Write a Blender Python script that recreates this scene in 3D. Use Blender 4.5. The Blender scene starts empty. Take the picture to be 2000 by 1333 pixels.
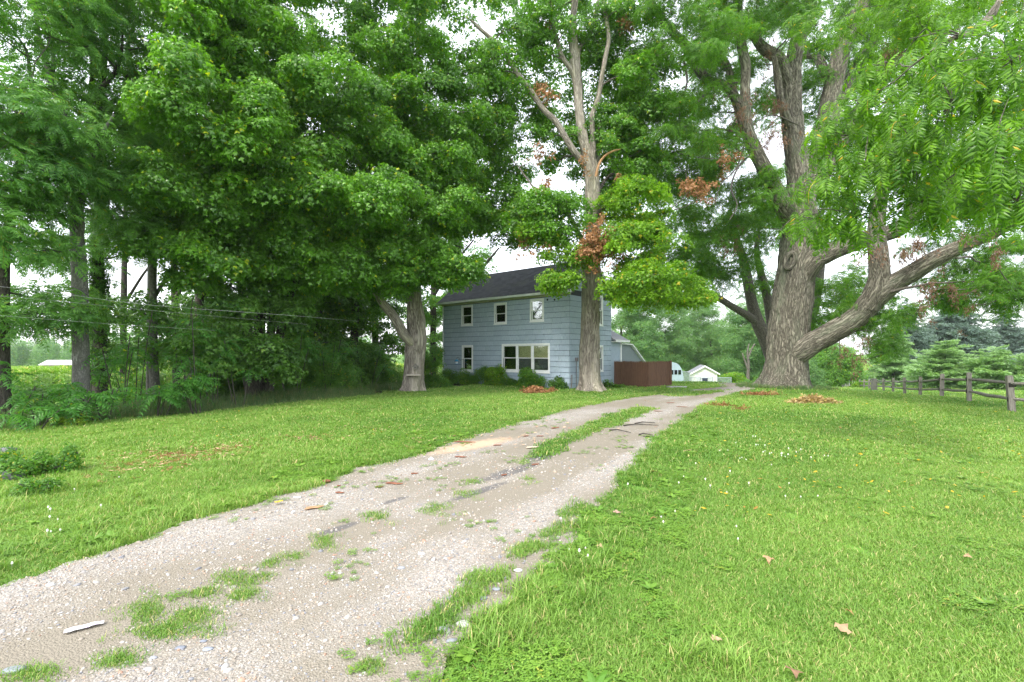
import bpy, math, random
import numpy as np
from mathutils import Vector

random.seed(7)
rng = np.random.default_rng(7)
scene = bpy.context.scene
col = scene.collection
R = math.radians

# ------------------------------------------------------------------ camera
F, HZ, EYE = 944.0, 690.0, 1.9          # focal length and horizon in pixels of the 2000 px photograph, eye height in m
cam_d = bpy.data.cameras.new("camera")
cam = bpy.data.objects.new("camera", cam_d)
col.objects.link(cam)
cam_d.sensor_width = 36
cam_d.lens = F * 36 / 2000
cam_d.shift_y = (HZ - 666.5) / 2000
cam_d.clip_start = 0.1
cam_d.clip_end = 5000
cam.location = (0, 0, EYE)
cam.rotation_euler = (R(90), 0, 0)
scene.camera = cam

# ------------------------------------------------------------------ sky and sun (bright overcast)
SUN_EL, SUN_ROT = 50, 215
world = bpy.data.worlds.new("World")
scene.world = world
world.use_nodes = True
nt = world.node_tree
nt.nodes.clear()
sky = nt.nodes.new("ShaderNodeTexSky")
sky.sky_type = 'NISHITA'
sky.sun_disc = False
sky.sun_elevation = R(SUN_EL)
sky.sun_rotation = R(SUN_ROT)
sky.air_density = 1.0
sky.dust_density = 3.0
b1 = nt.nodes.new("ShaderNodeBackground"); b1.inputs[1].default_value = 0.06
b2 = nt.nodes.new("ShaderNodeBackground"); b2.inputs[0].default_value = (0.97, 0.97, 1.0, 1); b2.inputs[1].default_value = 0.82
ad = nt.nodes.new("ShaderNodeAddShader")
wo = nt.nodes.new("ShaderNodeOutputWorld")
nt.links.new(sky.outputs[0], b1.inputs[0])
nt.links.new(b1.outputs[0], ad.inputs[0]); nt.links.new(b2.outputs[0], ad.inputs[1])
nt.links.new(ad.outputs[0], wo.inputs[0])
sl = bpy.data.lights.new("sun", 'SUN')
sl.energy = 1.5; sl.angle = R(10); sl.color = (1.0, 0.95, 0.86)
so = bpy.data.objects.new("sun", sl); col.objects.link(so)
az = R(SUN_ROT)
sd = Vector((math.sin(az) * math.cos(R(SUN_EL)), math.cos(az) * math.cos(R(SUN_EL)), math.sin(R(SUN_EL))))
so.rotation_euler = sd.to_track_quat('Z', 'Y').to_euler()
so.location = (0, -20, 60)
scene.view_settings.view_transform = 'Standard'
scene.view_settings.look = 'None'
scene.view_settings.gamma = 1
scene.view_settings.exposure = 1.42
scene.render.engine = 'CYCLES'
cy = scene.cycles
cy.max_bounces = 9; cy.diffuse_bounces = 8; cy.glossy_bounces = 2; cy.transmission_bounces = 6
cy.transparent_max_bounces = 8; cy.volume_bounces = 1
cy.use_denoising = True; cy.denoising_prefilter = 'NONE'
cy.sample_clamp_indirect = 6

# ------------------------------------------------------------------ numeric helpers
def at(px, py, Y):
    return np.array([(px - 1000) / F * Y, Y, EYE + (HZ - py) / F * Y])

def _hash(ix, iy, iz):
    n = (ix.astype(np.int64) * 73856093) ^ (iy.astype(np.int64) * 19349663) ^ (iz.astype(np.int64) * 83492791)
    n = (n ^ (n >> 13)) & 0xffffffff
    n = (n * 1274126177) & 0xffffffff
    return ((n ^ (n >> 16)) & 0xffff) / 65535.0

def vnoise(P):
    P = np.asarray(P, float)
    I = np.floor(P).astype(np.int64); f = P - I
    f = f * f * (3 - 2 * f)
    out = 0
    for a in (0, 1):
        wa = f[:, 0] if a else 1 - f[:, 0]
        for b in (0, 1):
            wb = f[:, 1] if b else 1 - f[:, 1]
            for c in (0, 1):
                wc = f[:, 2] if c else 1 - f[:, 2]
                out = out + wa * wb * wc * _hash(I[:, 0] + a, I[:, 1] + b, I[:, 2] + c)
    return out

def fbm(P, o=3):
    s, a, t = 0, 1.0, 0
    P = np.asarray(P, float)
    for k in range(o):
        s = s + a * vnoise(P + 17.3 * k); t += a
        P = P * 2.03; a *= 0.5
    return s / t

def n2(x, y, s=1.0, o=3, k=0.0):
    x = np.asarray(x, float); y = np.asarray(y, float)
    sh = np.broadcast(x, y).shape
    x, y = np.broadcast_to(x, sh).ravel(), np.broadcast_to(y, sh).ravel()
    return fbm(np.stack([x * s, y * s, np.full_like(x, k)], 1), o).reshape(sh)

def sstep(a, b, x):
    t = np.clip((np.asarray(x, float) - a) / (b - a), 0, 1)
    return t * t * (3 - 2 * t)

def softplus(x, k=2.0):
    return np.logaddexp(0, np.asarray(x, float) / k) * k

def wood_d(x, y):                      # metres beyond the edge of the wood on the left (negative on the lawn)
    return (x + 12.3) * (-.861) + (y - 11.6) * .508

def ground_h(x, y):
    x = np.asarray(x, float); y = np.asarray(y, float)
    y0 = 31 - 13 * sstep(14, 21, x)
    d = .058 * softplus(y - y0, 1.5)
    d = d / (1 + (d / 4.9) ** 4) ** .25
    l = .05 * softplus(wood_d(x, y) - 1, 1.5)
    l = l / (1 + (l / 2.2) ** 4) ** .25
    w = sstep(8, -8, x)
    return -np.maximum(d, l * w) + .05 * (n2(x, y, .35, 2) - .5) * sstep(400, 60, np.hypot(x, y))

def gh(x, y):
    return float(ground_h(np.array([x]), np.array([y]))[0])

def gp(px, py):                        # ground point that shows at a pixel (flat lawn near the camera)
    Y = EYE * F / (py - HZ)
    return np.array([(px - 1000) / F * Y, Y])

def pip(x, y, poly):
    x = np.asarray(x); y = np.asarray(y); ins = np.zeros(x.shape, bool)
    n = len(poly); j = n - 1
    for i in range(n):
        xi, yi = poly[i]; xj, yj = poly[j]
        if yi != yj:
            ins ^= ((yi > y) != (yj > y)) & (x < (xj - xi) * (y - yi) / (yj - yi) + xi)
        j = i
    return ins

def catmull(P, step):
    P = np.asarray(P, float)
    if len(P) < 2: return P
    Q = np.vstack([2 * P[0] - P[1], P, 2 * P[-1] - P[-2]])
    out = []
    for i in range(1, len(Q) - 2):
        p0, p1, p2, p3 = Q[i - 1:i + 3]
        n = max(1, int(np.linalg.norm((p2 - p1)[:3]) / step))
        for t in np.arange(n) / n:
            out.append(.5 * ((2 * p1) + (-p0 + p2) * t + (2 * p0 - 5 * p1 + 4 * p2 - p3) * t * t + (-p0 + 3 * p1 - 3 * p2 + p3) * t ** 3))
    out.append(P[-1])
    return np.array(out)

def tube(P, r, sides=8, cap=True):
    """ring mesh round a polyline: V, quads, bark coordinates (cos*r, sin*r, length)"""
    P = np.asarray(P, float); n = len(P)
    r = np.broadcast_to(np.asarray(r, float), (n,))
    T = np.gradient(P, axis=0); T /= np.linalg.norm(T, axis=1)[:, None] + 1e-9
    ref = np.array([1., 0, 0]) if abs(T[0][0]) < .8 else np.array([0, 1., 0])
    U = []
    for i in range(n):
        u = ref - T[i] * ref.dot(T[i]); u /= np.linalg.norm(u) + 1e-9
        U.append(u); ref = u
    U = np.array(U); W = np.cross(T, U)
    th = np.linspace(0, 2 * np.pi, sides, endpoint=False)
    c, s = np.cos(th), np.sin(th)
    D = U[:, None, :] * c[None, :, None] + W[:, None, :] * s[None, :, None]
    V = P[:, None, :] + D * r[:, None, None]
    L = np.concatenate([[0], np.cumsum(np.linalg.norm(np.diff(P, axis=0), axis=1))])
    B = np.stack([c[None, :] * r[:, None], s[None, :] * r[:, None], np.repeat(L[:, None], sides, 1)], 2)
    i = np.arange(n - 1)[:, None] * sides; j = np.arange(sides)[None, :]; k = (j + 1) % sides
    Q = np.stack([i + j, i + k, i + sides + k, i + sides + j], 2).reshape(-1, 4)
    return V.reshape(-1, 3), Q, B.reshape(-1, 3), D.reshape(-1, 3)

# ------------------------------------------------------------------ object helpers
def tag(o, label=None, cat=None, group=None, kind=None):
    if label: o['label'] = label
    if cat: o['category'] = cat
    if group: o['group'] = group
    if kind: o['kind'] = kind
    return o

def mesh_data(name, V, Fc, mat=None, smooth=False, attrs=None):
    me = bpy.data.meshes.new(name)
    V = np.asarray(V, np.float32).reshape(-1, 3)
    if isinstance(Fc, np.ndarray) and Fc.ndim == 2 and len(Fc):
        k = Fc.shape[1]
        me.vertices.add(len(V)); me.vertices.foreach_set('co', V.ravel())
        me.loops.add(Fc.size); me.loops.foreach_set('vertex_index', Fc.astype(np.int32).ravel())
        me.polygons.add(len(Fc)); me.polygons.foreach_set('loop_start', np.arange(0, Fc.size, k, dtype=np.int32))
        me.update(calc_edges=True); me.validate()
    elif Fc is None or len(Fc) == 0:
        me.vertices.add(len(V)); me.vertices.foreach_set('co', V.ravel())
    else:
        me.from_pydata([tuple(map(float, v)) for v in V], [], [tuple(map(int, f)) for f in Fc])
    if smooth and len(me.polygons):
        me.polygons.foreach_set('use_smooth', np.ones(len(me.polygons), bool))
    for nm, (typ, dom, arr) in (attrs or {}).items():
        a = me.attributes.new(nm, typ, dom)
        key = 'vector' if typ == 'FLOAT_VECTOR' else 'value'
        a.data.foreach_set(key, np.asarray(arr).ravel())
    if mat is not None: me.materials.append(mat)
    me.update()
    return me

def link(name, me, parent=None, loc=None):
    o = bpy.data.objects.new(name, me)
    col.objects.link(o)
    if parent is not None: o.parent = parent
    if loc is not None: o.location = loc
    return o

def mk(name, V, Fc, mat=None, parent=None, smooth=False, attrs=None, loc=None):
    return link(name, mesh_data(name, V, Fc, mat, smooth, attrs), parent, loc)

def empty(name, loc, rz=0, label=None, cat=None, group=None):
    o = bpy.data.objects.new(name, None); col.objects.link(o)
    o.location = loc; o.rotation_euler = (0, 0, rz); o.empty_display_size = .3
    return tag(o, label, cat, group)

class MB:
    """collects boxes, prisms and tubes into one mesh"""
    def __init__(s): s.V = []; s.F = []; s.n = 0
    def add(s, V, Fc):
        V = np.asarray(V, float).reshape(-1, 3)
        s.V.append(V); s.F += [tuple(int(i) + s.n for i in f) for f in Fc]; s.n += len(V); return s
    def box(s, x0, x1, y0, y1, z0, z1):
        V = [(x, y, z) for z in (z0, z1) for y in (y0, y1) for x in (x0, x1)]
        return s.add(V, [(0, 2, 3, 1), (4, 5, 7, 6), (0, 1, 5, 4), (2, 6, 7, 3), (0, 4, 6, 2), (1, 3, 7, 5)])
    def prism(s, poly, axis, a, b):
        """poly: 2-D outline; extruded along axis (0, 1 or 2) from a to b"""
        n = len(poly); V = []
        for t in (a, b):
            for p in poly:
                q = list(p); q.insert(axis, t); V.append(q)
        Fc = [tuple(range(n))[::-1], tuple(range(n, 2 * n))] + [(i, (i + 1) % n, n + (i + 1) % n, n + i) for i in range(n)]
        return s.add(V, Fc)
    def tube(s, P, r, sides=8):
        V, Q, _, _ = tube(P, r, sides); n = len(V)
        s.add(V, list(Q)); s.F.append(tuple(s.n - n + i for i in range(sides))[::-1]); s.F.append(tuple(s.n - sides + i for i in range(sides)))
        return s
    def build(s, name, mat, parent=None, smooth=False, loc=None, bevel=0):
        o = mk(name, np.vstack(s.V), s.F, mat, parent, smooth, None, loc)
        if bevel:
            m = o.modifiers.new('bevel', 'BEVEL'); m.width = bevel; m.segments = 2; m.limit_method = 'ANGLE'
        return o

# ------------------------------------------------------------------ materials
def newmat(name):
    m = bpy.data.materials.new(name); m.use_nodes = True
    t = m.node_tree; t.nodes.clear()
    out = t.nodes.new('ShaderNodeOutputMaterial')
    return m, t, out

def N(t, typ, **kw):
    n = t.nodes.new(typ)
    for k, v in kw.items():
        if k.startswith('i_'):
            key = k[2:].replace('_', ' ')
            n.inputs[int(key) if key.isdigit() else key].default_value = v
        else: setattr(n, k, v)
    return n

def mixc(t, fac, a, b, mode='MIX'):
    n = t.nodes.new('ShaderNodeMix'); n.data_type = 'RGBA'; n.blend_type = mode
    for i, v in ((0, fac), (6, a), (7, b)):
        if isinstance(v, bpy.types.NodeSocket): t.links.new(v, n.inputs[i])
        elif i == 0: n.inputs[0].default_value = v
        else: n.inputs[i].default_value = (*v, 1) if len(v) == 3 else v
    return n.outputs[2]

def mth(t, op, a, b=None, clamp=False):
    n = t.nodes.new('ShaderNodeMath'); n.operation = op; n.use_clamp = clamp
    for i, v in ((0, a), (1, b)):
        if v is None: continue
        if isinstance(v, bpy.types.NodeSocket): t.links.new(v, n.inputs[i])
        else: n.inputs[i].default_value = v
    return n.outputs[0]

def ramp(t, fac, stops):
    n = t.nodes.new('ShaderNodeValToRGB')
    e = n.color_ramp.elements
    while len(e) < len(stops): e.new(.5)
    for el, (p, c) in zip(e, stops):
        el.position = p; el.color = (*c, 1) if len(c) == 3 else c
    t.links.new(fac, n.inputs[0]); return n.outputs[0]

def noise(t, vec, scale, detail=4, rough=.55, dist=0):
    n = t.nodes.new('ShaderNodeTexNoise'); n.inputs['Scale'].default_value = scale
    n.inputs['Detail'].default_value = detail; n.inputs['Roughness'].default_value = rough
    n.inputs['Distortion'].default_value = dist
    if vec is not None: t.links.new(vec, n.inputs['Vector'])
    return n.outputs[0]

def mapping(t, vec, sc):
    n = t.nodes.new('ShaderNodeMapping'); n.inputs['Scale'].default_value = sc
    t.links.new(vec, n.inputs['Vector']); return n.outputs[0]

def principled(t, out, color, rough=.7, spec=.3, bump=None, bs=.3, bd=.02):
    p = t.nodes.new('ShaderNodeBsdfPrincipled')
    for key, v in (('Base Color', color), ('Roughness', rough), ('Specular IOR Level', spec)):
        if isinstance(v, bpy.types.NodeSocket): t.links.new(v, p.inputs[key])
        else: p.inputs[key].default_value = (*v, 1) if isinstance(v, tuple) and len(v) == 3 else v
    if bump is not None:
        b = t.nodes.new('ShaderNodeBump'); b.inputs['Strength'].default_value = bs; b.inputs['Distance'].default_value = bd
        t.links.new(bump, b.inputs['Height']); t.links.new(b.outputs[0], p.inputs['Normal'])
    t.links.new(p.outputs[0], out.inputs[0]); return p

def simple(name, c1, c2=None, scale=6, rough=.7, spec=.3, coord='Object', bump=.2, stretch=(1, 1, 1), metallic=0):
    m, t, out = newmat(name)
    tc = N(t, 'ShaderNodeTexCoord').outputs[coord]
    v = mapping(t, tc, stretch)
    nz = noise(t, v, scale, 5)
    c2 = c2 or tuple(x * .7 for x in c1)
    c = ramp(t, nz, [(.3, c2), (.7, c1)])
    p = principled(t, out, c, rough, spec, nz, bump, .01)
    p.inputs['Metallic'].default_value = metallic
    return m

def leafmat(name, c1, c2, yellow=(.25, .3, .02), yel=.04, w=(.25, .45, .45), rough=.38, trans=.42, gloss=.35, tr_gain=1.9):
    """leaf surface: per-leaf and per-sprig variation, thin sheet that lets light through"""
    m, t, out = newmat(name)
    oi = N(t, 'ShaderNodeObjectInfo').outputs['Random']
    lr = N(t, 'ShaderNodeAttribute', attribute_name='lr').outputs['Fac']
    ti = N(t, 'ShaderNodeAttribute', attribute_name='tint', attribute_type='INSTANCER').outputs['Fac']
    f = mth(t, 'ADD', mth(t, 'MULTIPLY', oi, w[0]), mth(t, 'ADD', mth(t, 'MULTIPLY', lr, w[1]), mth(t, 'MULTIPLY', ti, w[2])), True)
    c = mixc(t, f, c1, c2)
    ymask = mth(t, 'GREATER_THAN', mth(t, 'FRACT', mth(t, 'ADD', mth(t, 'MULTIPLY', lr, 7.13), mth(t, 'MULTIPLY', oi, 3.7))), 1 - yel)
    c = mixc(t, ymask, c, yellow)
    d = t.nodes.new('ShaderNodeBsdfPrincipled'); t.links.new(c, d.inputs['Base Color'])
    d.inputs['Roughness'].default_value = rough; d.inputs['Specular IOR Level'].default_value = gloss
    tl = t.nodes.new('ShaderNodeBsdfTranslucent')
    tcol = mixc(t, 1.0, c, (tr_gain, tr_gain * 1.05, tr_gain * .45), 'MULTIPLY')
    t.links.new(tcol, tl.inputs[0])
    mx = t.nodes.new('ShaderNodeMixShader'); mx.inputs[0].default_value = trans
    t.links.new(d.outputs[0], mx.inputs[1]); t.links.new(tl.outputs[0], mx.inputs[2])
    t.links.new(mx.outputs[0], out.inputs[0])
    return m

def barkmat(name, light, dark, moss=None, fx=14, fz=2.6, bs=.9, bd=.05, flaky=False):
    m, t, out = newmat(name)
    a = N(t, 'ShaderNodeAttribute', attribute_name='bark').outputs['Vector']
    v = mapping(t, a, (fx, fx, fz))
    n1 = noise(t, v, 1.0, 3, .6, .8)
    r1 = mth(t, 'ABSOLUTE', mth(t, 'SUBTRACT', n1, .5))
    r1 = mth(t, 'MULTIPLY', r1, 6.0, True)
    v2 = mapping(t, a, (fx * 3, fx * 3, fz * 5))
    n2_ = noise(t, v2, 1.0, 4, .6)
    big = noise(t, mapping(t, a, (1.2, 1.2, .35)), 1.0, 3)
    h = mth(t, 'ADD', mth(t, 'MULTIPLY', r1, .7), mth(t, 'MULTIPLY', n2_, .3))
    mid = tuple((x + y) / 2 for x, y in zip(light, dark))
    c = ramp(t, h, [(.12, dark), (.42, mid), (.85, light)])
    c = mixc(t, mth(t, 'MULTIPLY', mth(t, 'SUBTRACT', big, .42), 2.0, True), c, tuple(x * 1.25 for x in light), 'MIX') if flaky else c
    if moss:
        mk_ = mth(t, 'MULTIPLY', mth(t, 'SUBTRACT', noise(t, mapping(t, a, (1.6, 1.6, .5)), 1.0, 5), .5), 4.0, True)
        c = mixc(t, mth(t, 'MULTIPLY', mk_, .55), c, moss)
    principled(t, out, c, .9, .15, h, bs, bd)
    return m

M = {}
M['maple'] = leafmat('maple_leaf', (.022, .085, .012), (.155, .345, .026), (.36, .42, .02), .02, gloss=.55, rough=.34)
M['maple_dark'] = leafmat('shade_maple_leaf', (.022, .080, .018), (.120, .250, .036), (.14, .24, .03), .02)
M['maple_yellow'] = leafmat('turning_maple_leaf', (.045, .140, .012), (.215, .390, .022), (.46, .38, .03), .03)
M['walnut'] = leafmat('walnut_leaf', (.026, .100, .008), (.175, .350, .014), (.50, .36, .02), .008, gloss=.45, rough=.36)
M['walnut_far'] = leafmat('upper_walnut_leaf', (.024, .090, .012), (.140, .310, .020), (.3, .25, .02), .01)
M['ailanthus'] = leafmat('pinnate_leaf', (.034, .125, .028), (.160, .330, .062), (.2, .25, .03), .02)
M['sumac'] = leafmat('sapling_leaf', (.045, .165, .028), (.120, .290, .036), (.22, .28, .02), .02)
M['shrub'] = leafmat('shrub_leaf', (.045, .150, .022), (.130, .270, .034), (.3, .3, .03), .03)
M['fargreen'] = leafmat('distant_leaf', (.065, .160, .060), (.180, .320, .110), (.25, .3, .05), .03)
M['spruce'] = leafmat('spruce_needle', (.090, .150, .125), (.190, .270, .220), (.1, .15, .1), 0, trans=.1, gloss=.2)
M['pine'] = leafmat('soft_pine_needle', (.150, .280, .110), (.290, .430, .200), (.2, .3, .1), 0, trans=.25, gloss=.2)
M['dead'] = leafmat('dead_leaf', (.17, .075, .028), (.44, .235, .10), (.30, .14, .06), .2, trans=.2, tr_gain=1.0)
M['dead_dark'] = leafmat('old_dead_leaf', (.12, .065, .04), (.26, .14, .09), (.2, .12, .06), .2, trans=.15, tr_gain=1.0)
M['straw'] = leafmat('dried_leaf', (.30, .20, .09), (.55, .42, .20), (.4, .3, .1), .2, trans=.15, tr_gain=1.0)
M['grass'] = leafmat('grass_blade', (.055, .175, .020), (.225, .370, .072), (.50, .46, .20), .08, (.12, .30, .75), trans=.3, gloss=.25, tr_gain=1.3)
M['clover'] = leafmat('clover_leaf', (.085, .215, .026), (.210, .365, .050), (.3, .35, .05), .02, trans=.3, tr_gain=1.3)
M['weed'] = leafmat('tall_weed', (.050, .120, .040), (.120, .200, .070), (.30, .25, .12), .10, trans=.3)
M['corn'] = leafmat('corn_leaf', (.09, .21, .03), (.20, .34, .05), (.5, .48, .2), .12, trans=.3)
M['white_flower'] = simple('clover_flower', (.8, .8, .74), (.7, .7, .6))
M['walnut_bark'] = barkmat('walnut_bark', (.29, .270, .215), (.045, .040, .031), (.20, .24, .16), 9, 1.7, .95, .06)
M['maple_bark'] = barkmat('maple_bark', (.40, .365, .31), (.085, .072, .06), (.26, .26, .13), 10, 1.3, .9, .05, True)
M['limb_bark'] = barkmat('limb_bark', (.22, .20, .17), (.05, .045, .04), None, 22, 6, .6, .02)
M['grey_bark'] = barkmat('smooth_grey_bark', (.20, .20, .18), (.085, .085, .075), (.12, .14, .09), 12, 5, .4, .01)
M['dark_bark'] = barkmat('dark_bark', (.10, .09, .075), (.03, .028, .024), None, 14, 4, .6, .03)
M['pale_bark'] = barkmat('bare_dead_wood', (.48, .44, .38), (.22, .20, .17), None, 16, 2, .5, .02)
M['raw_wood'] = simple('raw_wood', (.50, .30, .16), (.34, .18, .09), 12, stretch=(1, 8, 1))

# ------------------------------------------------------------------ leaf units (meshes kept out of the scene, instanced by the crowns)
def rotm(ax, ang):
    ax = np.asarray(ax, float); ax = ax / np.linalg.norm(ax); c, s = math.cos(ang), math.sin(ang)
    x, y, z = ax
    return np.array([[c + x * x * (1 - c), x * y * (1 - c) - z * s, x * z * (1 - c) + y * s],
                     [y * x * (1 - c) + z * s, c + y * y * (1 - c), y * z * (1 - c) - x * s],
                     [z * x * (1 - c) - y * s, z * y * (1 - c) + x * s, c + z * z * (1 - c)]])

class Leafy:
    def __init__(s): s.V = []; s.F = []; s.lr = []; s.n = 0
    def add(s, V, Fc, lr):
        s.V.append(np.asarray(V, float)); s.F += [tuple(i + s.n for i in f) for f in Fc]
        s.lr += [lr] * len(Fc); s.n += len(V)
    def data(s, name, mat):
        return mesh_data(name, np.vstack(s.V), s.F, mat, False, {'lr': ('FLOAT', 'FACE', s.lr)})
    def obj(s, name, mat):
        return bpy.data.objects.new(name, s.data(name, mat))

# leaf outline: base at origin, tip on +X, unit length
MAPLE = (np.array([(0, 0, 0), (.15, .30, -.03), (.02, .42, -.10), (.38, .52, -.10), (.42, .24, 0), (1.0, 0, -.16), (.42, -.24, 0), (.38, -.52, -.10), (.02, -.42, -.10), (.15, -.30, -.03), (.4, 0, .04)]),
         [(0, 1, 10), (1, 2, 3), (1, 3, 4, 10), (10, 4, 5), (10, 5, 6), (6, 7, 9, 10), (9, 7, 8), (0, 10, 9)])
OVAL = (np.array([(0, 0, 0), (.35, .26, -.04), (.75, .17, -.06), (1, 0, -.12), (.75, -.17, -.06), (.35, -.26, -.04), (.5, 0, .03)]),
        [(0, 6, 1), (1, 6, 2), (2, 6, 3), (0, 5, 6), (5, 4, 6), (4, 3, 6)])
LANCE = (np.array([(0, 0, 0), (.35, .14, -.02), (1, 0, -.08), (.35, -.14, -.02), (.4, 0, .03)]), [(0, 4, 1), (1, 4, 2), (4, 3, 2), (0, 3, 4)])

def place(shape, p, yaw, pitch, roll, size):
    V, Fc = shape
    M_ = rotm((0, 0, 1), yaw) @ rotm((0, 1, 0), pitch) @ rotm((1, 0, 0), roll)
    return (V * size) @ M_.T + np.asarray(p), Fc

def sprig(shape, n, rad, size, rs, flat=.45, droop=.5, mat=None, name='sprig', jitter=.5):
    L = Leafy()
    for k in range(n):
        a = rs.uniform(0, 2 * np.pi); r = rad * math.sqrt(rs.uniform(.02, 1))
        z = rs.uniform(-1, 1) * rad * flat * .5 - (r / rad) ** 2 * rad * .35
        yaw = a + rs.normal(0, jitter)
        V, Fc = place(shape, (math.cos(a) * r, math.sin(a) * r, z), yaw, droop + rs.normal(0, .35), rs.normal(0, .45), size * rs.uniform(.7, 1.2))
        L.add(V, Fc, rs.random())
    for k in range(4):                                   # twigs of the sprig
        a = k * 1.6 + rs.uniform(0, .8)
        p = np.array([(0, 0, -.3 * rad), (.4 * rad * math.cos(a), .4 * rad * math.sin(a), 0), (rad * .9 * math.cos(a), rad * .9 * math.sin(a), -.2 * rad)])
        V, Q, _, _ = tube(p, [.006, .005, .002], 3)
        L.add(V, [tuple(q) for q in Q], .0)
    return L.obj(name, mat)

def frond(length, nl, lsize, rs, sag=.5, shape=LANCE, vee=.25, L=None, yaw=0, pitch=0, p0=(0, 0, 0)):
    """one pinnate compound leaf along +X, sagging towards -Z"""
    own = L is None
    L = L or Leafy()
    M_ = rotm((0, 0, 1), yaw) @ rotm((0, 1, 0), pitch)
    P = []
    for i in range(7):
        t = i / 6; P.append((length * t * (1 - .12 * t), 0, .10 * length * math.sin(t * 2.2) - sag * length * t * t))
    P = np.array(P)
    V, Q, _, _ = tube(P, np.linspace(.004, .0015, 7) * length / .4, 3)
    L.add(V @ M_.T + p0, [tuple(q) for q in Q], .1)
    for k in range(nl):
        t = .16 + .84 * k / (nl - 1)
        i = min(5, int(t * 6)); f = t * 6 - i
        p = P[i] * (1 - f) + P[i + 1] * f
        pt = math.atan2(-(P[i + 1] - P[i])[2], (P[i + 1] - P[i])[0])
        ls = lsize * (.75 + .5 * math.sin(math.pi * min(1, t * .9 + .08)))
        for sgn in ((1, -1) if k < nl - 1 else (0,)):
            V, Fc = place(shape, (0, 0, 0), sgn * rs.uniform(.85, 1.15), .25 + rs.normal(0, .15), rs.normal(0, .3) - sgn * vee, ls * rs.uniform(.85, 1.1))
            V = V @ rotm((0, 1, 0), pt).T + p
            L.add(V @ M_.T + p0, Fc, rs.random())
    return L

def frond_cluster(n, length, nl, lsize, rs, mat, name, sag=.5, rad=.1):
    L = Leafy()
    for k in range(n):
        a = 2 * np.pi * k / n + rs.uniform(-.4, .4)
        frond(length * rs.uniform(.7, 1.1), nl, lsize, rs, sag * rs.uniform(.6, 1.3), LANCE, .25, L, a, rs.uniform(-.45, .35), np.array([math.cos(a) * rad, math.sin(a) * rad, rs.uniform(-.12, .12)]))
    return L.obj(name, mat)

rs = np.random.default_rng(11)
UNIT = {}
UNIT['maple'] = [sprig(MAPLE, 26, .36, .135, rs, mat=M['maple'], name='maple_sprig') for k in range(3)]
UNIT['maple_dark'] = [sprig(MAPLE, 24, .40, .14, rs, mat=M['maple_dark'], name='shade_sprig') for k in range(3)]
UNIT['maple_yellow'] = [sprig(MAPLE, 24, .34, .13, rs, mat=M['maple_yellow'], name='turning_sprig') for k in range(3)]
UNIT['walnut_far'] = [frond_cluster(6, .46, 8, .105, rs, M['walnut_far'], 'walnut_sprig', .7) for k in range(3)]
UNIT['walnut_mid'] = [frond_cluster(5, .44, 8, .105, rs, M['walnut'], 'walnut_sprig', .8) for k in range(3)]
UNIT['walnut_one'] = [frond(.44, 8, .125, rs, sg).obj('walnut_frond', M['walnut']) for sg in (.2, .4, .65)]
UNIT['ailanthus'] = [frond_cluster(7, .62, 9, .13, rs, M['ailanthus'], 'pinnate_sprig', .35) for k in range(3)]
UNIT['shrub'] = [sprig(OVAL, 26, .24, .10, rs, mat=M['shrub'], name='shrub_sprig') for k in range(3)]
UNIT['far'] = [sprig(OVAL, 34, .60, .19, rs, mat=M['fargreen'], name='far_sprig', flat=.6) for k in range(3)]
UNIT['dead'] = [sprig(MAPLE, 18, .22, .12, rs, mat=M['dead'], name='dead_sprig', flat=1.2, droop=1.2) for k in range(2)]
UNIT['dead_dark'] = [sprig(LANCE, 26, .16, .13, rs, mat=M['dead_dark'], name='old_dead_sprig', flat=2.6, droop=1.45) for k in range(2)]
UNIT['straw'] = [sprig(MAPLE, 14, .20, .15, rs, mat=M['straw'], name='dry_sprig', flat=.4, droop=.1) for k in range(2)]
UNIT['litter'] = [sprig(MAPLE, 14, .22, .10, rs, mat=M['dead'], name='litter_sprig', flat=.15, droop=.0) for k in range(2)]
UNIT['ivy'] = [sprig(OVAL, 18, .20, .10, rs, mat=M['maple_dark'], name='ivy_sprig', flat=.3, droop=.9) for k in range(2)]

def needle_spray(length, rs, mat, name, w=.35, nn=60, nl=.10):
    """flat conifer branch end along +X"""
    L = Leafy()
    for k in range(nn):
        t = rs.uniform(0, 1); wd = w * length * (1 - t) * .9 + .03
        y = rs.uniform(-wd, wd)
        V, Fc = place(LANCE, (t * length, y, -.25 * length * t * t + rs.normal(0, .03) * length), math.copysign(.7, y) + rs.normal(0, .35), rs.normal(.1, .3), rs.normal(0, .6), nl * length * rs.uniform(.8, 1.5))
        L.add(V, Fc, rs.random())
    V, Q, _, _ = tube([(0, 0, 0), (.5 * length, 0, -.06 * length), (length, 0, -.25 * length)], [.02, .012, .004], 3)
    L.add(V, [tuple(q) for q in Q], 0)
    return L.obj(name, mat)
UNIT['spruce'] = [needle_spray(1.0, rs, M['spruce'], 'spruce_spray', .42, 110, .15) for k in range(3)]
UNIT['pine'] = [needle_spray(1.0, rs, M['pine'], 'pine_spray', .45, 110, .18) for k in range(3)]

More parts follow.
